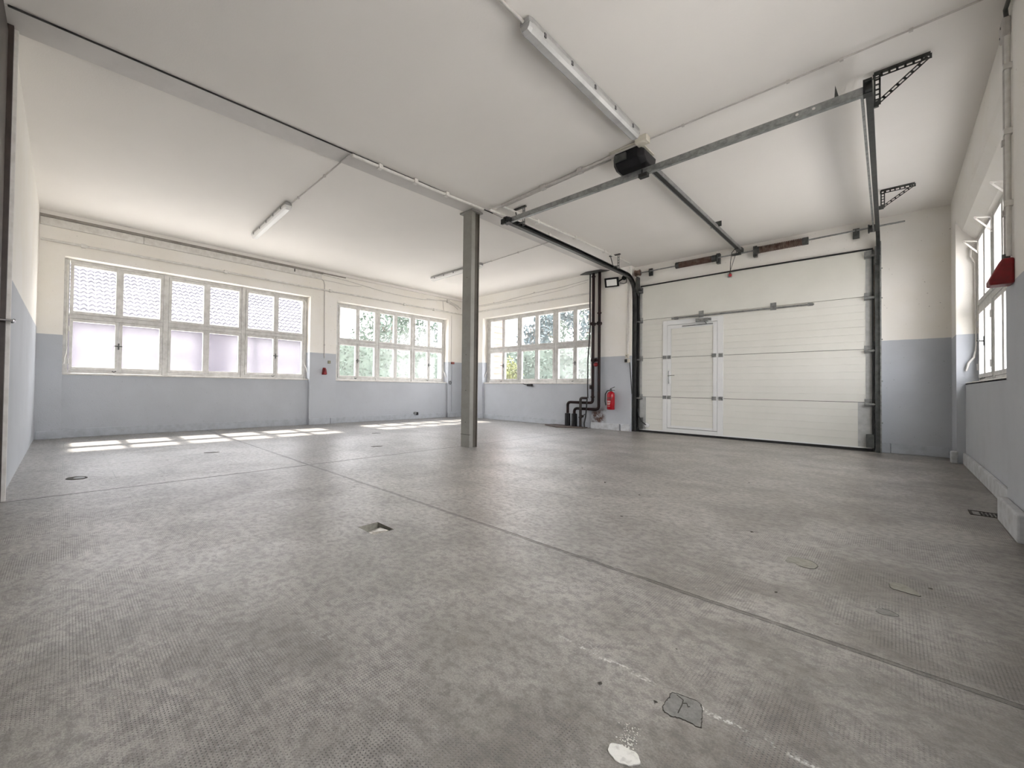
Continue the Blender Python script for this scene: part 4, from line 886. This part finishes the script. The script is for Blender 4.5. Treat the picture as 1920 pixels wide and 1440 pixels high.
b = MB(); b.prism([(x, y, .0005) for x, y in blob(-5.64, .11, .10, .085, .2, 20, .05, 2)], (0, 0, .002)); b.build('hole_rim', M['crack'], t)
b = MB(); b.prism([(x, y, .003) for x, y in blob(-5.63, .13, .06, .045, .2, 16, .05, 2)], (0, 0, .001)); b.build('metal_cap', M['galvd'], t)
for cx, cy, lab in ((-6.6, 1.62, 'short dark slot in the floor, left bay'), (-7.3, 4.98, 'short dark slot in the floor before second window'), (-5.7, 3.9, 'short dark slot in floor left of the column')):
    b = MB(); b.prism([(x, y, .0005) for x, y in blob(cx, cy, .10, .035, 1.3, 16, .06, 9)], (0, 0, .002)); tag(b.build('floor_slot', M['crack'], origin=(cx, cy, 0)), lab, 'floor slot')
t = thing('floor_grate', 'slotted drain grate in the floor beside the right wall', 'drain grate', (.53, 5.75, 0))
b = MB(); b.box(.42, .66, 5.66, 5.675, .0005, .004); b.box(.42, .66, 5.85, 5.865, .0005, .004); b.box(.42, .435, 5.66, 5.865, .0005, .004); b.build('rim', M['crack'], t)
b = MB()
for i in range(9): b.box(.475+i*.02, .485+i*.02, 5.70, 5.83, .0005, .004)
b.build('slots', M['dark'], t)
rr = random.Random(12)
for i, (x, y, sz) in enumerate([(-.667, 3.665, .014), (-2.05, 4.35, .016), (-1.6, 4.1, .012), (-.39, 2.67, .009), (-.506, 1.438, .007), (-.661, 1.382, .009), (-1.42, 3.3, .012), (.124, 3.339, .01), (-1.05, 5.6, .012), (-2.6, 4.9, .014), (-.558, 1.789, .005)]):
    b = MB(); b.add([(x+sz*rr.uniform(.5, 1.2)*math.cos(a), y+sz*rr.uniform(.5, 1.2)*math.sin(a), .001+rr.uniform(0, .35)*sz) for a in [q*1.05 for q in range(6)]]+[(x, y, .6*sz)], [(q, (q+1) % 6, 6) for q in range(6)])
    places = ['between the floor pit and the gate at right', 'far behind the floor pit towards the gate', 'halfway between floor pit and gate, right of the pit', 'just beyond the long joint in right half', 'left of the cracked mortar patch', 'farther left of the cracked mortar patch', 'beyond the long joint, below the picture centre', 'beside the greenish oval mortar patch', 'farthest right, in front of the gate', 'farthest left, before the pipes and gate', 'short way behind the cracked mortar patch']
    tag(b.build('debris_crumb', M['crack'], origin=(x, y, 0)), 'tiny dark crumb of dirt '+places[i], 'debris', 'dirt crumbs on the floor')

# ------------------------------------------------------------------ outside
m = worn('garden_ground', (0.56, 0.545, 0.515), (0.50, 0.485, 0.455), .95, 0, .6)
b = MB(); b.add([(-70, -40, -.25), (50, -40, -.25), (50, 70, -.25), (-70, 70, -.25)], [(0, 1, 2, 3)])
struct(b.build('ground', m), 'garden ground outside the windows', 'ground')
hb = thing('neighbour_house', 'long low house with wavy tiled roof seen through the first window', 'house', (-21, 3, -.25))
m = mat('brick_wall', (0.34, 0.2, 0.2), .9); k = NT(m); v = k.coord(scale=(1/S, 1/S, 1/S))
br = k.n('ShaderNodeTexBrick'); br.inputs['Scale'].default_value = 3.5; br.inputs['Color1'].default_value = (.048, .04, .056, 1); br.inputs['Color2'].default_value = (.04, .033, .048, 1); br.inputs['Mortar'].default_value = (.06, .055, .068, 1)
rm = k.n('ShaderNodeVectorRotate'); rm.rotation_type = 'EULER_XYZ'; rm.inputs['Rotation'].default_value = (math.radians(90), 0, math.radians(90))
k.l(v, rm.inputs['Vector']); k.l(rm.outputs[0], br.inputs['Vector']); k.base(br.outputs['Color']); M['brick'] = m
b = MB(); b.box(-26, -19.3, -12, 9.6, -.25, 3.5); b.build('house_wall', M['brick'], hb)
M['tile'] = worn('roof_tile', (0.032, 0.031, 0.040), (0.046, 0.045, 0.057), .8, 0, 2)
b = MB(); n1 = 96; wv = .235; ln = 18; cs = .30; sl = math.atan(.80); dxr, dzr = math.cos(sl), math.sin(sl)
for r_i in range(15):
    vs = []
    for j in range(n1*6+1):
        y = -13+j*wv/6; hgt = .035*math.sin(j*2*math.pi/6)
        for e_, lift in ((0, .045), (cs*1.05, .0)):
            L = r_i*cs+e_; vs.append((-19.0-L*dxr-(hgt+lift)*dzr*-1*0, y, 3.42+L*dzr+hgt+lift))
    b.add(vs, [(2*j, 2*j+2, 2*j+3, 2*j+1) for j in range(n1*6)], True)
    fr = []
    for j in range(n1*6+1):
        y = -13+j*wv/6; hgt = .035*math.sin(j*2*math.pi/6); L = r_i*cs
        fr += [(-19.0-L*dxr, y, 3.42+L*dzr+hgt+.045), (-19.0-L*dxr, y, 3.42+L*dzr-.02)]
    b.add(fr, [(2*j, 2*j+2, 2*j+3, 2*j+1) for j in range(n1*6)])
rf = b.build('tiled_roof', M['tile'], hb); 
b = MB(); b.tube([(-18.95, -13, 3.38), (-18.95, 9.6, 3.38)], .06, 8); b.build('gutter', M['galvd'], hb)
M['leaf'] = worn('leaf_green', (0.022, 0.050, 0.034), (0.045, 0.075, 0.05), .6, 0, 3)
M['hedge'] = worn('hedge_green', (0.055, 0.085, 0.062), (0.085, 0.12, 0.09), .6, 0, 3)
M['leafy'] = worn('leaf_yellow', (0.12, 0.13, 0.012), (0.08, 0.10, 0.02), .6, 0, 3)
M['leafb'] = worn('leaf_bluegreen', (0.018, 0.038, 0.045), (0.035, 0.060, 0.062), .6, 0, 3)
M['bark'] = worn('bark', (0.09, 0.07, 0.05), (0.14, 0.11, 0.08), .9, 0, 5)
def tree(x, y, h, rad, lab, ml, n, seed, base=1.2, ls=.13, name='garden_tree'):
    rr = random.Random(seed); t = thing(name, lab, 'tree' if name == 'garden_tree' else 'bush', (x, y, -.25), 'greenery outside the windows')
    b = MB(); b.tube([(x, y, -.25), (x+rr.uniform(-.1, .1), y, h*.4), (x+rr.uniform(-.3, .3), y+rr.uniform(-.3, .3), h*.8)], [.14, .10, .04], 8)
    for i in range(7):
        z = h*rr.uniform(.25, .7); a = rr.uniform(0, 6.28); b.tube([(x, y, z), (x+rad*.7*math.cos(a), y+rad*.7*math.sin(a), z+rad*.5)], [.05, .015], 6)
    b.build('trunk', M['bark'], t)
    b = MB(); vs = []; fs = []
    blobs = [(x+rr.uniform(-.6, .6)*rad, y+rr.uniform(-.6, .6)*rad, base+rr.uniform(.15, .9)*(h-base), rad*rr.uniform(.35, .6)) for _ in range(12)]
    for i in range(n):
        bx_, by_, bz_, br_ = rr.choice(blobs); d = Vector((rr.gauss(0, 1), rr.gauss(0, 1), rr.gauss(0, 1))).normalized()*br_*rr.uniform(.6, 1.05)
        p = Vector((bx_, by_, bz_))+d; u = Vector((rr.gauss(0, 1), rr.gauss(0, 1), rr.gauss(0, 1))).normalized(); w_ = u.orthogonal().normalized(); s_ = ls*rr.uniform(.6, 1.3)
        o = len(vs); vs += [p-u*s_, p+w_*s_*.45, p+u*s_, p-w_*s_*.45]; fs.append((o, o+1, o+2, o+3))
    b.add(vs, fs); b.build('foliage', ml, t); return t
tree(-18.6, 13.6, 8.5, 2.6, 'tall leafy tree outside second window at its left', M['leaf'], 3200, 1)
tree(-19.5, 19.5, 9.5, 2.6, 'tall leafy tree outside second window at its right', M['leafb'], 3200, 2)
tree(-14.6, 24.0, 8.0, 2.0, 'leafy tree standing diagonally beyond the far corner', M['leaf'], 2600, 3)
tree(-12.6, 18.6, 5.2, 1.3, 'slender tree outside the end window at its left', M['leafb'], 2200, 4)
tree(-11.2, 21.5, 8.0, 1.7, 'bluish-green tree outside the middle of end window', M['leafb'], 3000, 5)
tree(-8.0, 18.2, 7.3, 1.6, 'green tree outside the right part of end window', M['leaf'], 3000, 6)
tree(-11.0, 14.2, 2.25, .62, 'bright yellow-green shrub outside the end window', M['leafy'], 1500, 7, base=1.0, ls=.07, name='garden_shrub')
def hedge(x0, x1, y0, y1, h, lab, seed):
    rr = random.Random(seed); b = MB(); b.box(x0, x1, y0, y1, -.25, h-.1); vs = []; fs = []
    for i in range(4200):
        p = Vector((rr.uniform(x0-.1, x1+.1), rr.uniform(y0-.12, y1+.12), rr.uniform(-.2, h)))
        if x0+.1 < p.x < x1-.1 and y0+.1 < p.y < y1-.1 and p.z < h-.15:
            if (x1-x0) > (y1-y0): p.y = y0-rr.uniform(0, .12)
            else: p.x = x1+rr.uniform(0, .12)
        u = Vector((rr.gauss(0, 1), rr.gauss(0, 1), rr.gauss(0, 1))).normalized(); w_ = u.orthogonal().normalized(); s_ = .09*rr.uniform(.6, 1.2)
        o = len(vs); vs += [p-u*s_, p+w_*s_*.5, p+u*s_, p-w_*s_*.5]; fs.append((o, o+1, o+2, o+3))
    b.add(vs, fs); tag(b.build('garden_hedge', M['hedge'], origin=((x0+x1)/2, (y0+y1)/2, -.25)), lab, 'hedge')
hedge(-15.2, -14.4, 7.4, 18.5, 2.75, 'clipped green hedge outside the second window', 21)
hedge(-12.5, -5.0, 15.4, 16.2, 2.85, 'clipped green hedge outside the end window', 22)
b = MB(); b.box(-9.35, -9.06, 10.72, 11.5, -.25, 4.2)
for i in range(42):
    if i % 2: b.box(-9.06, -9.02, 10.72, 11.5, -.2+i*.1, -.2+i*.1+.095)
tag(b.build('brick_pier', worn('red_brick', (0.40, 0.22, 0.17), (0.5, 0.32, 0.26), .9, 0, 6), origin=(-9.2, 11.1, -.25)), 'toothed brick pier just outside left side of end window', 'pier')

# ------------------------------------------------------------------ one object per separate small piece
def split_loose(o):
    bm = bmesh.new(); bm.from_mesh(o.data); seen = set(); groups = []
    for v0 in bm.verts:
        if v0.index in seen: continue
        st, g = [v0], []
        seen.add(v0.index)
        while st:
            q = st.pop(); g.append(q.index)
            for e in q.link_edges:
                w2 = e.other_vert(q)
                if w2.index not in seen: seen.add(w2.index); st.append(w2)
        groups.append(set(g))
    bm.free()
    # merge islands whose boxes touch (caps of one tube, plates of one bracket)
    co = [v_.co.copy() for v_ in o.data.vertices]
    bx_ = [[g, [min(co[i][a] for i in g) for a in range(3)], [max(co[i][a] for i in g) for a in range(3)]] for g in groups]
    ch = True
    while ch:
        ch = False
        for i in range(len(bx_)):
            for j in range(i+1, len(bx_)):
                if all(bx_[i][1][a] <= bx_[j][2][a]+1e-4 and bx_[j][1][a] <= bx_[i][2][a]+1e-4 for a in range(3)):
                    bx_[i] = [bx_[i][0] | bx_[j][0], [min(bx_[i][1][a], bx_[j][1][a]) for a in range(3)], [max(bx_[i][2][a], bx_[j][2][a]) for a in range(3)]]
                    bx_.pop(j); ch = True; break
            if ch: break
    if len(bx_) < 2: return
    src = o.data
    for n_i, (g, _, _) in enumerate(bx_):
        idx = sorted(g); mp_ = {q: i for i, q in enumerate(idx)}
        me = bpy.data.meshes.new(src.name); fs = [p for p in src.polygons if p.vertices[0] in g]
        me.from_pydata([co[i] for i in idx], [], [[mp_[q] for q in p.vertices] for p in fs]); me.update()
        for p, q in zip(me.polygons, fs): p.use_smooth = q.use_smooth
        me.materials.append(src.materials[0])
        if n_i == 0: o.data = me
        else:
            c_ = o.copy(); c_.data = me; C.objects.link(c_)
for o in [q for q in bpy.data.objects if q.type == 'MESH' and q.parent and q.name.split('.')[0] in
          ('bolt', 'bolt_hole', 'clip', 'mounting_foot', 'hinge', 'rail_bracket', 'end_stop', 'tube_bracket', 'joint_mark', 'loose_wires', 'hole', 'frame_strip', 'pipe_coupling', 'rail_flange', 'stay_hook')]:
    split_loose(o)
